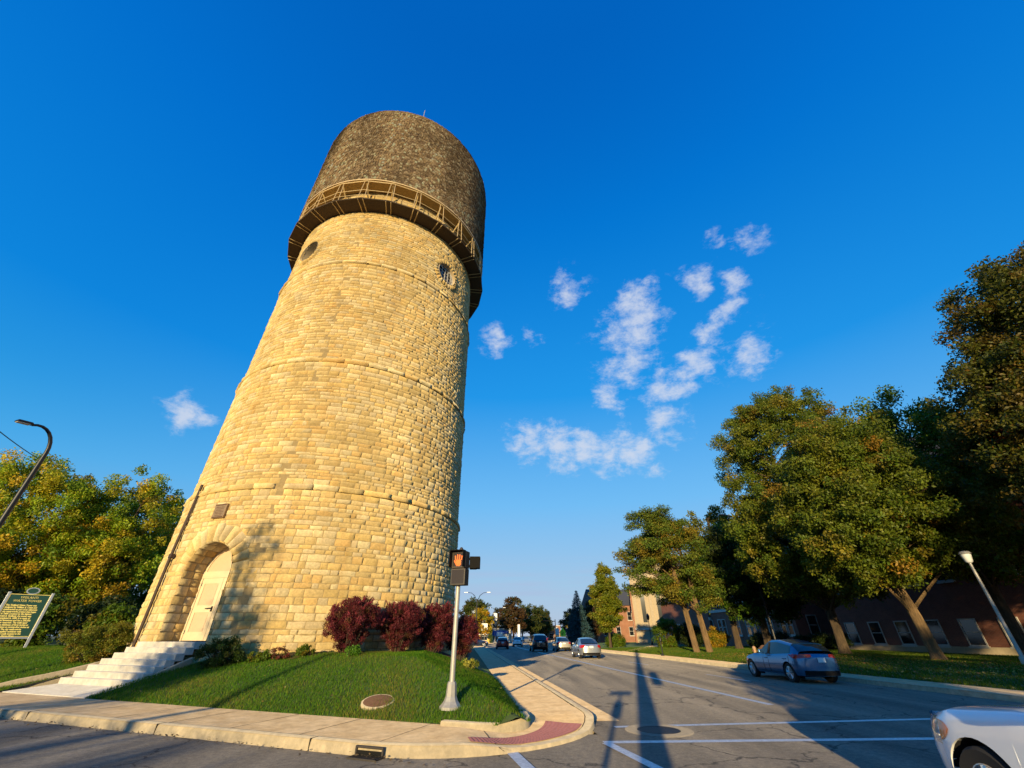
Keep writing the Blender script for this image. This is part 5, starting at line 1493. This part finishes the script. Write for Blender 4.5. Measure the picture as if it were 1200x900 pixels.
# darker brick wing further along
bB = building('brick_wing', 'dark brick building with paired white framed windows in shade behind the blue car', 52, 39, 14, 22)
walls(bB, 14, 22, 9, 'brick'); gable(bB, 14, 22, 9, 4.5, 'slate', 'y')
mb = MB(); mb.box((-.06, 11, 4.5), (.2, 22.1, .35)); mb.build('string_band', M['trim'], bB)
for fl in range(2):
    for k in range(6):
        window(bB, 'w', 14, 22, 1.2 + k * 3.6, (1.3, 5.3)[fl], 1.0, 2.1); window(bB, 'w', 14, 22, 2.4 + k * 3.6, (1.3, 5.3)[fl], 1.0, 2.1)
for k in range(3): window(bB, 's', 14, 22, 1.5 + k * 4, 1.3, 1.3, 2.1)
# hall with pale stone front seen past the pines
bC = thing('stone_hall', 'brick hall with tall pale limestone gable front behind the pines', 'building', (28.3, 109, .25), R(-15)); bC.scale = (1.25, 1.25, 1.2)
walls(bC, 17, 26, 9.5, 'brick2'); gable(bC, 17, 26, 9.5, 5.2, 'slate', 'y', .4)
mb = MB(); mb.prism([(0, 0), (9.5, 0), (9.5, .7), (0, .7)], -.3, 11.5); mb.v = [(x + .3, y - .75, z_) for x, y, z_ in mb.v]
mb.add([(.3, -.75, 11.5), (9.8, -.75, 11.5), (5.05, -.75, 14.0), (.3, -.05, 11.5), (9.8, -.05, 11.5), (5.05, -.05, 14.0)], [(0, 1, 2), (3, 5, 4), (0, 2, 5, 3), (1, 4, 5, 2)])
fr = mb.build('stone_front', M['lime'], bC)
mb = MB()
for x in (.8, 3.6, 6.5, 9.3): mb.box((x, -.95, 5.6), (.55, .5, 11.8))
mb.build('buttress', M['lime'], fr)
for x in (1.55, 4.4, 7.3):
    mb = MB(); mb.box((x + .65, -.77, 6.4), (.75, .06, 6.2)); mb.build('slit_window', M['glass'], fr)
mb = MB(); mb.box((5.05, -.85, 2.2), (9.7, .3, .3)); mb.build('string_band', M['trim'], fr)
for k in range(2):
    window(bC, 's', 17, 26, 11 + k * 3, 1.6, 1.3, 2.4); window(bC, 's', 17, 26, 11 + k * 3, 5.4, 1.3, 2.2)
for k in range(5):
    for z0 in (1.6, 5.4): window(bC, 'w', 17, 26, 2 + k * 4.8, z0, 1.4, 2.3)
bD = thing('brick_house', 'orange brick building beyond the stone hall, left of its gable', 'building', (25.0, 135, .2), R(6))
walls(bD, 16, 18, 9.0, 'brick2'); gable(bD, 16, 18, 9.0, 5.0, 'slate', 'x')
for k in range(4):
    for z0 in (1.4, 5.2): window(bD, 's', 16, 18, 1.2 + k * 3.8, z0, 1.3, 2.2)
bE = thing('brick_house', 'low dark brick range with pale stone band behind the pine trunks', 'building', (31.5, 74.5, .3), R(8))
walls(bE, 12, 16, 6.5, 'brick'); gable(bE, 12, 16, 6.5, 3.5, 'slate', 'y')
MB().box((6, -.06, 3.6), (12.1, .2, .4)).build('string_band', M['trim'], bE); 
for k in range(4): window(bE, 's', 12, 16, .9 + k * 2.8, 1.1, 1.2, 2.0)
for k in range(4): window(bE, 'w', 12, 16, 1.2 + k * 3.8, 1.1, 1.2, 2.0)
# far shops on the left
for (nm, lab, x, y, w, d, h, wm, rz) in (('shop', 'low white shop with blue band in the distance', -7.5, 150, 7, 8, 3.4, 'white_wall', -.05), ('shop', 'pale yellow shop front behind the yellow sign in the distance', -13, 118, 8, 8, 3.0, 'yellow', 0), ('shop', 'brick shop with dark windows far behind the black vehicle', 7.5, 190, 12, 10, 5, 'brick2', 0), ('shop', 'white two storey building above the last red bush', -13.2, 150, 4, 6, 9.0, 'white_wall', .05)):
    b = thing(nm, lab, 'building', (x, y, -.1), rz); walls(b, w, d, h, wm)
    mb = MB(); mb.box((w / 2, d / 2, h + .15), (w + .3, d + .3, .3)); mb.build('parapet', M['trim'], b)
    for k in range(int(w / 2.4)): window(b, 's', w, d, .5 + k * 2.3, .7, 1.8, 1.8, sill=False)
    MB().box((w / 2, -.12, h - .7), (w * .8, .2, .8)).build('fascia_sign', M['blue_sign' if 'blue' in lab else 'white_sign'], b)

# ================================================================== street furniture far away
def double_lamp(x, y, h, lab):
    t = thing('street_lamp', lab, 'street lamp', (x, y, 0), R(-4), 'double armed lamps down the street')
    MB().lathe([(0, 0), (.22, 0), (.2, 1.2), (.11, 1.4), (.09, h - 1.2), (0, h - 1.2)], 10).build('pole', M['black'], t, smooth=True)
    for s in (-1, 1):
        MB().tube([(s * .02, 0, h - 1.6), (s * .55, 0, h - .55), (s * 1.2, 0, h - .1), (s * 2.0, 0, h)], [.07, .06, .05, .045], 6).build('arm', M['black'], t)
        MB().box((s * 2.3, 0, h), (.8, .26, .13), taper=.8).build('lamp_head', M['silver'], t)
double_lamp(-6.95, 91, 9.0, 'nearer and taller looking of two double armed lamps right of the tower')
double_lamp(-4.7, 143, 9.0, 'farther of two double armed lamps above the distant trees')
def single_lamp(x, y, h, lab, s):
    t = thing('street_lamp', lab, 'street lamp', (x, y, 0), 0)
    MB().tube([(0, 0, 0), (0, 0, h - .6), (s * .5, 0, h - .1), (s * 1.8, 0, h)], [.11, .09, .06, .05], 8).build('pole', M['galv'], t)
    MB().box((s * 2.1, 0, h), (.75, .28, .13), taper=.8).build('lamp_head', M['silver'], t)
single_lamp(3.0, 165, 8, 'small far street lamp over the traffic before the round green tree', -1)
# lamp arm showing against the big tree
t = thing('street_lamp', 'slim street lamp whose pale arm shows at the left edge of the largest olive tree', 'street lamp', (24.6, 44.6, .3), R(5.65))
MB().tube([(0, 0, 0), (0, 0, 11.6), (-.5, 0, 12.2), (-1.6, 0, 12.4)], [.11, .09, .06, .05], 8).build('pole', M['black'], t, smooth=True)
MB().box((-1.9, 0, 12.39), (.85, .3, .12), taper=.85).build('lamp_head', M['trim'], t)
# lamp post near the right edge
t = thing('street_lamp', 'straight lamp post with white lantern on the lawn at the right edge', 'street lamp', (25.6, 24.4, .3))
MB().lathe([(0, 0), (.15, 0), (.15, .35), (.09, .45), (.07, 4.75), (0, 4.75)], 14).build('pole', M['galv'], t, smooth=True)
MB().lathe([(0, 4.73), (.10, 4.75), (.17, 4.81), (.24, 5.18), (.2, 5.22), (0, 5.22)], 14).build('lantern', M['white_sign'], t, smooth=True)
MB().lathe([(.29, 5.22), (.22, 5.34), (0, 5.4)], 14).build('lamp_cap', M['galv'], t, smooth=True)
for (x, y, lab) in ((20.6, 70.5, 'old fashioned black campus lamp in front of the stone front'), (21.0, 92, 'old fashioned black campus lamp left of the stone front')):
    t = thing('campus_lamp', lab, 'street lamp', (x, y, .3))
    MB().lathe([(0, 0), (.16, 0), (.14, .7), (.06, .9), (.05, 3.3), (0, 3.3)], 10).build('pole', M['black'], t, smooth=True)
    MB().lathe([(.06, 3.3), (.2, 3.45), (.24, 3.85), (.16, 4.0), (.03, 4.2), (0, 4.3)], 8).build('lantern', M['black'], t)
# bollard-like meter by the pines
t = thing('parking_meter', 'slim black meter post on the far pavement edge right of the pine trunks', 'parking meter', (*SU(40.2, 17.0), .14))
MB().lathe([(0, 0), (.14, 0), (.14, .08), (.05, .12), (.05, 1.0), (0, 1.0)], 10).build('post', M['black'], t, smooth=True)
MB().lathe([(.03, 1.0), (.10, 1.05), (.11, 1.25), (.07, 1.36), (0, 1.38)], 10).build('head', M['black'], t, smooth=True)
bm_ = bmesh.new(); bmesh.ops.create_icosphere(bm_, subdivisions=3, radius=.5)
for v in bm_.verts: v.co *= 1 + .25 * mnoise.noise(v.co * 2.4); v.co.z *= .8
bmv = MB(); bmv.add([tuple(v.co) for v in bm_.verts], [tuple(v.index for v in f.verts) for f in bm_.faces]); bm_.free()
o = bmv.build('boulder', M['rust'], smooth=True); o.location = (*SU(36.8, 24.2), .55); tag(o, 'rounded brown boulder on the grass just ahead of the blue car', 'boulder')
t = thing('fire_hydrant', 'short pale orange hydrant on the grass just ahead of the blue car', 'fire hydrant', (19.4, 38.6, .2))
MB().lathe([(0, 0), (.16, 0), (.16, .06), (.11, .08), (.11, .5), (.15, .52), (.14, .58), (.09, .68), (0, .72)], 12).build('barrel', M['hydrant'], t, smooth=True)
MB().tube([(-.2, 0, .4), (.2, 0, .4)], .06, 8).build('outlet', M['rust'], t)
# signs
def sign(x, y, z0, w, h, m, lab, shape='rect', pole_m='galv', rz=0):
    t = thing('road_sign', lab, 'sign', (x, y, 0), rz)
    MB().tube([(0, .04, 0), (0, .04, z0 + h)], .035, 6).build('pole', M[pole_m], t)
    if shape == 'rect': q = [(-w / 2, 0), (w / 2, 0), (w / 2, h), (-w / 2, h)]
    elif shape == 'diamond': q = [(0, 0), (w / 2, h / 2), (0, h), (-w / 2, h / 2)]
    else: q = [(-w / 2, 0), (w / 2, 0), (w / 2, h * .55), (0, h), (-w / 2, h * .55)]
    n = len(q); mb = MB(); mb.add([(a, -.015, z0 + b) for a, b in q] + [(a, .015, z0 + b) for a, b in q], [tuple(range(n)), tuple(range(2 * n - 1, n - 1, -1))] + [(i, i + n, (i + 1) % n + n, (i + 1) % n) for i in range(n)])
    mb.build('sign_plate', M[m], t); return t
s = sign(8.75, 81.5, 1.55, .95, 1.25, 'lime_sign', 'fluorescent yellow green pentagon sign beyond the pale gold sedan', 'pent')
mb = MB(); mb.tube([(-.1, -.02, 2.35), (-.12, -.02, 2.05), (-.2, -.02, 1.75)], .035, 4); mb.tube([(-.12, -.02, 2.05), (0, -.02, 1.75)], .035, 4); mb.tube([(.14, -.02, 2.2), (.12, -.02, 1.98), (.2, -.02, 1.75)], .03, 4); mb.lathe([(0, 2.36), (.06, 2.42), (0, 2.48)], 8, (-.1, -.02, 0)); mb.build('walker_symbol', M['black'], s)
sign(8.0, 83.5, 1.75, .62, .95, 'white_sign', 'white rectangular sign directly left of the yellow green pentagon')
sign(-7.4, 84, 1.2, 1.0, 1.0, 'yellow', 'yellow diamond warning sign above the dark blue parked car', 'diamond')
sign(-6.0, 103, 2.6, 1.3, 1.3, 'white_sign', 'white square shop sign on a post left of the blue one'); sign(-4.6, 121, 1.6, 1.5, 1.0, 'blue_sign', 'blue shop sign on a post in the distance'); sign(-3.0, 115, 1.5, 1.4, .9, 'white_sign', 'low white shop sign right of the blue one')
sign(-3.9, 108, 4.6, .9, 1.5, 'white_sign', 'tall white banner sign high on a post in the distance'); sign(1.7, 118, .6, .55, 3.4, 'white_sign', 'narrow upright white sign among the far trees')
# far signal gantry
t = thing('traffic_signal', 'far mast arm with hanging signals across the gap at the end of the street', 'traffic signal', (15.5, 168, 0), 0)
MB().tube([(0, 0, 0), (0, 0, 6.6)], [.2, .14], 8).build('mast', M['black'], t); MB().tube([(0, 0, 6.0), (-11, 0, 6.5)], [.13, .08], 6).build('mast_arm', M['black'], t)
for x in (-4.5, -7.4, -10.2): MB().box((x, -.1, 5.95), (.36, .3, 1.05)).build('signal_head', M['plastic_black'], t)
t = thing('traffic_signal', 'far mast arm reaching from the left over the parked cars', 'traffic signal', (-6, 150, 0), 0)
MB().tube([(0, 0, 0), (0, 0, 6.2)], [.2, .14], 8).build('mast', M['black'], t); MB().tube([(0, 0, 5.6), (9.5, 0, 6.0)], [.13, .08], 6).build('mast_arm', M['black'], t)
for x in (4, 8.7): MB().box((x, -.1, 5.4), (.36, .3, 1.05)).build('signal_head', M['plastic_black'], t)

# ---- road ironwork and tactile paving
t = thing('manhole_cover', 'round iron manhole in a pale concrete ring on the crosswalk', 'manhole cover', (2.92, 10.45, 0))
MB().lathe([(.42, .0), (.42, .012), (.64, .012), (.66, .0)], 40).build('concrete_ring', M['asphalt_patch'], t)
MB().lathe([(.0, .0), (.36, .0), (.41, .0), (.41, .014), (.36, .014), (.355, .009), (.0, .009)], 40).build('lid', M['iron'], t)
dn = SA(5.0, NL)
t = thing('drain_inlet', 'dark iron street drain set into the kerb below the lawn', 'drain', (*dn, 0), math.atan2(-A[1], -A[0])); t.scale = (.62, .8, .9)
mb = MB(); mb.box((0, -.24, .008), (.86, .05, .016)); mb.box((0, .02, .008), (.86, .05, .016)); mb.box((-.41, -.11, .008), (.05, .3, .016)); mb.box((.41, -.11, .008), (.05, .3, .016))
for k in range(9): mb.box((-.34 + k * .085, -.11, .010), (.03, .24, .012))
mb.build('grate', M['iron'], t, fix=False)
MB().box((0, -.11, .004), (.80, .26, .004)).build('pit_shade_sheet', M['joint'], t)  # thin dark sheet standing in for the shade below the bars
mb = MB(); mb.box((0, -.02, .125), (.84, .06, .035)); mb.box((-.4, -.02, .07), (.05, .05, .1)); mb.box((.4, -.02, .07), (.05, .05, .1)); mb.build('hood', M['iron'], t, bevel=.015)
MB().box((0, -.022, .05), (.74, .014, .055)).build('throat_shade_strip', M['plastic_black'], t)  # flat black strip painted as the shade inside the kerb opening
t = thing('tactile_paving', 'red tactile paving with raised domes along the corner kerb', 'tactile paving', (.6, 9.6, .156))
arc = fillet(C1, A, U, 5.1, 40)
cc = np.mean(arc, 0)
O_ = None
inn = []; out = []
seg = arc[12:33]
for i, p in enumerate(seg):
    d = arc[min(12 + i + 1, 40)] - arc[12 + i - 1]; d /= np.linalg.norm(d); r = np.array([d[1], -d[0]])
    f = i / (len(seg) - 1); wd = .36 + .40 * f
    out.append(p - r * .22); inn.append(p - r * (.22 + wd))
mb = MB(); P = [[(*(a - np.array([.6, 9.6])), .0 - ramp(*a)) for a in (o_ + (i_ - o_) * s for s in (0, .5, 1))] for o_, i_ in zip(out, inn)]
mb.grid(P)
if (np.cross(np.array(P[1][0]) - np.array(P[0][0]), np.array(P[0][1]) - np.array(P[0][0]))[2]) < 0: mb.f = [f[::-1] for f in mb.f]
for o_, i_, o2, i2 in zip(out[:-1], inn[:-1], out[1:], inn[1:]):
    for e in (.25, .75):
        a = o_ * (1 - e) + o2 * e; b = i_ * (1 - e) + i2 * e; n_ = int(np.linalg.norm(b - a) / .075)
        for k in range(n_):
            c = a + (b - a) * (k + .5) / n_ - np.array([.6, 9.6])
            mb.lathe([(.024, .0), (.019, .006), (0, .007)], 6, (c[0], c[1], -ramp(c[0] + .6, c[1] + 9.6)))
mb.build('slab', M['tactile'], t, fix=False)

# ---- things behind the photographer that throw the long shadows
t = thing('traffic_signal', 'tall signal pole on the near corner behind the camera', 'traffic signal', (-1.0, -4.2, 0))
MB().tube([(0, 0, 0), (0, 0, 9.5)], [.26, .18], 12).build('pole', M['galv'], t); MB().box((.62, 0, 4.15), (.34, .3, 1.0)).build('signal_head', M['plastic_black'], t); MB().tube([(0, 0, 4.4), (.6, 0, 4.4)], .04, 6).build('bracket', M['galv'], t)
t = thing('sign_post', 'slim post with cross plate and small box on the near corner behind the camera', 'sign', (-1.75, -4.2, 0))
MB().tube([(0, 0, 0), (0, 0, 3.3)], .05, 8).build('post', M['galv'], t); MB().box((0, 0, 3.25), (.72, .05, .16)).build('name_plate', M['sign_green'], t); MB().box((0, 0, 2.72), (.22, .2, .42)).build('box', M['galv'], t)
def caster(x, y, H, ells, nc, r, lab, pal=GREEN):
    return tree('street_tree', lab, 'tree', (x, y, 0), [(0, 0, 0), (0, 0, H * .3), (.1, 0, H * .6), (0, 0, H * .9)], [.26, .2, .14, .04], ells, nc, 80 if nc > 100 else 42, .34 if nc > 100 else .22, pal, (.5, 1.0), 40, group='trees behind the camera')
caster(-18.0, -12.5, 10.5, [(.2, 0, 6.6, 1.3, 1.1, 2.4), (.6, 0, 8.8, .5, .5, 2.2), (0, 0, 5.2, 1.7, 1.2, 1.2)], 84, 1, 'slim tree on the near side of the side street behind the camera')
caster(3.2, -13, 7, [(0, 0, 3.6, 2.7, 2.2, 2.4), (1.5, 0, 4.6, 2.2, 2.2, 2.0)], 110, 1, 'small full tree beside the main street behind the camera')
caster(5.5, -30, 13, [(0, 0, 8.2, 4.6, 4.2, 4.2), (4, 0, 7.5, 4.2, 4, 3.6)], 150, 1, 'wide tree farther behind the camera by the main street')
caster(17, -18, 14, [(0, 0, 9.0, 5, 4.6, 5.0), (5, 2, 8, 4.5, 4.2, 4.4)], 150, 1, 'tall tree on the right behind the camera')
caster(-15.5, -20, 9, [(0, 0, 3.9, 4.2, 2.2, 1.0)], 38, 1, 'low spreading tree on the left behind the camera')

# ================================================================== sky, sun, camera
SUN_EL, SUN_DIR = 8.6, Vector((.248, .969, 0)).normalized()
w = bpy.data.worlds.new('World'); SC.world = w; w.use_nodes = True
nt = w.node_tree; N = nt.nodes; L = nt.links
bg = N['Background']
sky = N.new('ShaderNodeTexSky'); sky.sky_type = 'NISHITA'; sky.sun_disc = False
sky.sun_elevation = R(SUN_EL); sky.sun_rotation = math.atan2(-SUN_DIR.x, -SUN_DIR.y); sky.altitude = 200; sky.air_density = 1.0; sky.dust_density = .5; sky.ozone_density = 3.0
hs = N.new('ShaderNodeHueSaturation'); hs.inputs['Saturation'].default_value = 1.25; hs.inputs['Value'].default_value = 1.0
L.new(sky.outputs['Color'], hs.inputs['Color'])
# clear autumn air: pale at the horizon, deep azure overhead
tz = N.new('ShaderNodeTexCoord'); sz = N.new('ShaderNodeSeparateXYZ'); L.new(tz.outputs['Generated'], sz.inputs[0])
rp = N.new('ShaderNodeValToRGB'); cr2 = rp.color_ramp
STOPS = [(0.0, (2.9, 3.5, 4.6)), (.10, (2.25, 3.55, 5.0)), (.26, (1.1, 3.25, 5.8)), (.50, (.12, 2.1, 5.4)), (.80, (.008, 1.42, 4.6)), (.95, (.004, 1.1, 3.9))]
while len(cr2.elements) < len(STOPS): cr2.elements.new(.5)
for e, (p_, c_) in zip(cr2.elements, STOPS): e.position = p_; e.color = (c_[0] / 6, c_[1] / 6, c_[2] / 6, 1)
L.new(sz.outputs['Z'], rp.inputs['Fac'])
gx = N.new('ShaderNodeVectorMath'); gx.operation = 'SCALE'; gx.inputs['Scale'].default_value = 6.0; L.new(rp.outputs['Color'], gx.inputs[0])
dt = N.new('ShaderNodeVectorMath'); dt.operation = 'DOT_PRODUCT'; L.new(tz.outputs['Generated'], dt.inputs[0]); dt.inputs[1].default_value = (SUN_DIR.x * .99, SUN_DIR.y * .99, -.15)
pm_ = N.new('ShaderNodeMapRange'); pm_.interpolation_type = 'SMOOTHSTEP'; pm_.inputs['From Min'].default_value = .95; pm_.inputs['From Max'].default_value = .15; L.new(dt.outputs['Value'], pm_.inputs['Value'])
pz_ = N.new('ShaderNodeMapRange'); pz_.interpolation_type = 'SMOOTHSTEP'; pz_.inputs['From Min'].default_value = .05; pz_.inputs['From Max'].default_value = .4; pz_.inputs['To Min'].default_value = .35; L.new(sz.outputs['Z'], pz_.inputs['Value'])
pq_ = N.new('ShaderNodeMath'); pq_.operation = 'MULTIPLY'; L.new(pm_.outputs['Result'], pq_.inputs[0]); L.new(pz_.outputs['Result'], pq_.inputs[1])
pt_ = N.new('ShaderNodeMix'); pt_.data_type = 'RGBA'; pt_.inputs['A'].default_value = (1, 1, 1, 1); pt_.inputs['B'].default_value = (.18, .72, .87, 1); L.new(pq_.outputs[0], pt_.inputs['Factor'])
pp_ = N.new('ShaderNodeMix'); pp_.data_type = 'RGBA'; pp_.blend_type = 'MULTIPLY'; pp_.inputs['Factor'].default_value = 1; L.new(gx.outputs[0], pp_.inputs['A']); L.new(pt_.outputs['Result'], pp_.inputs['B'])
skm = N.new('ShaderNodeMix'); skm.data_type = 'RGBA'; skm.inputs['Factor'].default_value = .94
L.new(hs.outputs['Color'], skm.inputs['A']); L.new(pp_.outputs['Result'], skm.inputs['B'])
tc = N.new('ShaderNodeTexCoord')
wn = N.new('ShaderNodeTexNoise'); wn.inputs['Scale'].default_value = 9; wn.inputs['Detail'].default_value = 5; L.new(tc.outputs['Generated'], wn.inputs['Vector'])
wv = N.new('ShaderNodeVectorMath'); wv.operation = 'MULTIPLY_ADD'; wv.inputs[1].default_value = (.11, .11, .08); wv.inputs[2].default_value = (-.055, -.055, -.04)
L.new(wn.outputs['Color'], wv.inputs[0])
wa = N.new('ShaderNodeVectorMath'); wa.operation = 'ADD'; L.new(wv.outputs[0], wa.inputs[0]); L.new(tc.outputs['Generated'], wa.inputs[1])
DIRV = wa.outputs[0]
F_, P_ = 472.0, math.atan(295 / 472)
def pdir(px, py):
    u, v = px - 600, 450 - py
    return Vector((u, F_ * math.cos(P_) - v * math.sin(P_), F_ * math.sin(P_) + v * math.cos(P_))).normalized()
# fair-weather clouds: (direction of the puff, angular radius in degrees, strength)
CL = [((748, 365), 4.3, 1.0), ((738, 400), 5.2, 1.0), ((752, 340), 2.6, .9), ((735, 425), 4.0, .95), ((715, 438), 2.6, .8), ((718, 462), 2.9, .9), ((782, 458), 3.0, .9), ((815, 428), 2.8, 1.0), ((805, 440), 2.3, .8), ((786, 494), 2.9, .85),
      ((872, 284), 1.9, .85), ((830, 288), 1.7, .75), ((815, 332), 1.9, .85), ((858, 330), 2.2, .85), ((862, 355), 2.0, .75), ((842, 375), 1.9, .75), ((826, 395), 2.4, .7), ((876, 412), 2.9, .9), ((668, 337), 2.9, .7), ((583, 396), 2.7, .7), ((620, 400), 2.0, .5),
      ((622, 515), 3.2, .85), ((655, 528), 3.2, .9), ((690, 528), 3.4, .95), ((735, 527), 3.6, 1.0), ((668, 545), 2.4, .75), ((768, 554), 2.1, .8), ((605, 512), 2.4, .8), ((708, 525), 3.0, .9), ((752, 522), 2.6, .95), ((640, 520), 3.0, .85), ((712, 540), 3.0, .8), ((216, 486), 2.3, .95), ((236, 494), 1.6, .8), ((203, 478), 1.6, .7)]
tot_ = None
for (px_, rad_, st) in [(pdir(*c[0]), c[1], c[2]) for c in CL]:
    dpn = N.new('ShaderNodeVectorMath'); dpn.operation = 'DISTANCE'; L.new(DIRV, dpn.inputs[0]); dpn.inputs[1].default_value = px_
    mr = N.new('ShaderNodeMapRange'); mr.interpolation_type = 'SMOOTHSTEP'; mr.inputs['From Min'].default_value = 0; mr.inputs['From Max'].default_value = 2 * math.sin(R(rad_) / 2) * 1.55
    mr.inputs['To Min'].default_value = st; mr.inputs['To Max'].default_value = 0; L.new(dpn.outputs['Value'], mr.inputs['Value'])
    if tot_ is None: tot_ = mr.outputs['Result']
    else:
        mx = N.new('ShaderNodeMath'); mx.operation = 'MAXIMUM'; L.new(tot_, mx.inputs[0]); L.new(mr.outputs['Result'], mx.inputs[1]); tot_ = mx.outputs[0]
cn = N.new('ShaderNodeTexNoise'); cn.inputs['Scale'].default_value = 20; cn.inputs['Detail'].default_value = 12; cn.inputs['Roughness'].default_value = .68; cn.inputs['Distortion'].default_value = .15
cmap = N.new('ShaderNodeMapping'); cmap.inputs['Scale'].default_value = (1, 1, 1.7); L.new(tc.outputs['Generated'], cmap.inputs['Vector']); L.new(cmap.outputs['Vector'], cn.inputs['Vector'])
ad = N.new('ShaderNodeMath'); ad.operation = 'MULTIPLY_ADD'; ad.inputs[1].default_value = 2.6; ad.inputs[2].default_value = -1.42; L.new(cn.outputs['Fac'], ad.inputs[0])
sm = N.new('ShaderNodeMath'); sm.operation = 'ADD'; L.new(tot_, sm.inputs[0]); L.new(ad.outputs[0], sm.inputs[1])
gate = N.new('ShaderNodeMapRange'); gate.inputs['From Min'].default_value = 0; gate.inputs['From Max'].default_value = .2; L.new(tot_, gate.inputs['Value'])
cm = N.new('ShaderNodeMapRange'); cm.interpolation_type = 'SMOOTHSTEP'; cm.inputs['From Min'].default_value = .12; cm.inputs['From Max'].default_value = 1.15; cm.inputs['To Max'].default_value = .8
L.new(sm.outputs[0], cm.inputs['Value'])
fm = N.new('ShaderNodeMath'); fm.operation = 'MULTIPLY'; L.new(cm.outputs['Result'], fm.inputs[0]); L.new(gate.outputs['Result'], fm.inputs[1])
# low grey streaks over the horizon
sp = N.new('ShaderNodeSeparateXYZ'); L.new(tc.outputs['Generated'], sp.inputs[0])
mpg = N.new('ShaderNodeMapping'); mpg.inputs['Scale'].default_value = (3, 3, 60); L.new(tc.outputs['Generated'], mpg.inputs['Vector'])
sn = N.new('ShaderNodeTexNoise'); sn.inputs['Scale'].default_value = 1.2; sn.inputs['Detail'].default_value = 5; L.new(mpg.outputs['Vector'], sn.inputs['Vector'])
sr = N.new('ShaderNodeMapRange'); sr.inputs['From Min'].default_value = .48; sr.inputs['From Max'].default_value = .72; sr.inputs['To Max'].default_value = .55; L.new(sn.outputs['Fac'], sr.inputs['Value'])
hz1 = N.new('ShaderNodeMapRange'); hz1.inputs['From Min'].default_value = .01; hz1.inputs['From Max'].default_value = .05; L.new(sp.outputs['Z'], hz1.inputs['Value'])
hz2 = N.new('ShaderNodeMapRange'); hz2.inputs['From Min'].default_value = .16; hz2.inputs['From Max'].default_value = .09; L.new(sp.outputs['Z'], hz2.inputs['Value'])
m1 = N.new('ShaderNodeMath'); m1.operation = 'MULTIPLY'; L.new(sr.outputs['Result'], m1.inputs[0]); L.new(hz1.outputs['Result'], m1.inputs[1])
m2 = N.new('ShaderNodeMath'); m2.operation = 'MULTIPLY'; L.new(m1.outputs[0], m2.inputs[0]); L.new(hz2.outputs['Result'], m2.inputs[1])
CLOUD_WHITE = N.new('ShaderNodeRGB'); CLOUD_WHITE.outputs[0].default_value = (4.3, 4.6, 5.3, 1)
CLOUD_GREY = N.new('ShaderNodeRGB'); CLOUD_GREY.outputs[0].default_value = (2.6, 3.2, 4.6, 1)
c1 = N.new('ShaderNodeMix'); c1.data_type = 'RGBA'; L.new(m2.outputs[0], c1.inputs['Factor']); L.new(skm.outputs['Result'], c1.inputs['A']); L.new(CLOUD_GREY.outputs[0], c1.inputs['B'])
c2 = N.new('ShaderNodeMix'); c2.data_type = 'RGBA'; L.new(fm.outputs[0], c2.inputs['Factor']); L.new(c1.outputs['Result'], c2.inputs['A']); L.new(CLOUD_WHITE.outputs[0], c2.inputs['B'])
L.new(c2.outputs['Result'], bg.inputs['Color'])
bg.inputs['Strength'].default_value = .12
sd = bpy.data.lights.new('sun', 'SUN'); sd.energy = 5.0; sd.angle = R(.5); sd.color = (1.0, .79, .43)
so = bpy.data.objects.new('sun', sd); COL.objects.link(so); so.location = (-20, -60, 40)
ld = Vector((SUN_DIR.x * math.cos(R(SUN_EL)), SUN_DIR.y * math.cos(R(SUN_EL)), -math.sin(R(SUN_EL))))
so.rotation_euler = ld.to_track_quat('-Z', 'Y').to_euler()
cd_ = bpy.data.cameras.new('camera'); cd_.sensor_width = 36; cd_.lens = F_ / 1200 * 36; cd_.clip_end = 6000; cd_.clip_start = .05
co = bpy.data.objects.new('camera', cd_); COL.objects.link(co); co.location = (0, 0, 1.6); co.rotation_euler = (R(90) + P_, 0, 0)
SC.camera = co
SC.view_settings.view_transform = 'Standard'; SC.view_settings.look = 'None'; SC.view_settings.gamma = 1; SC.view_settings.exposure = .4; SC.view_settings.use_curve_mapping = False
SC.render.engine = 'CYCLES'
SC.cycles.max_bounces = 5; SC.cycles.transmission_bounces = 4; SC.cycles.use_denoising = True
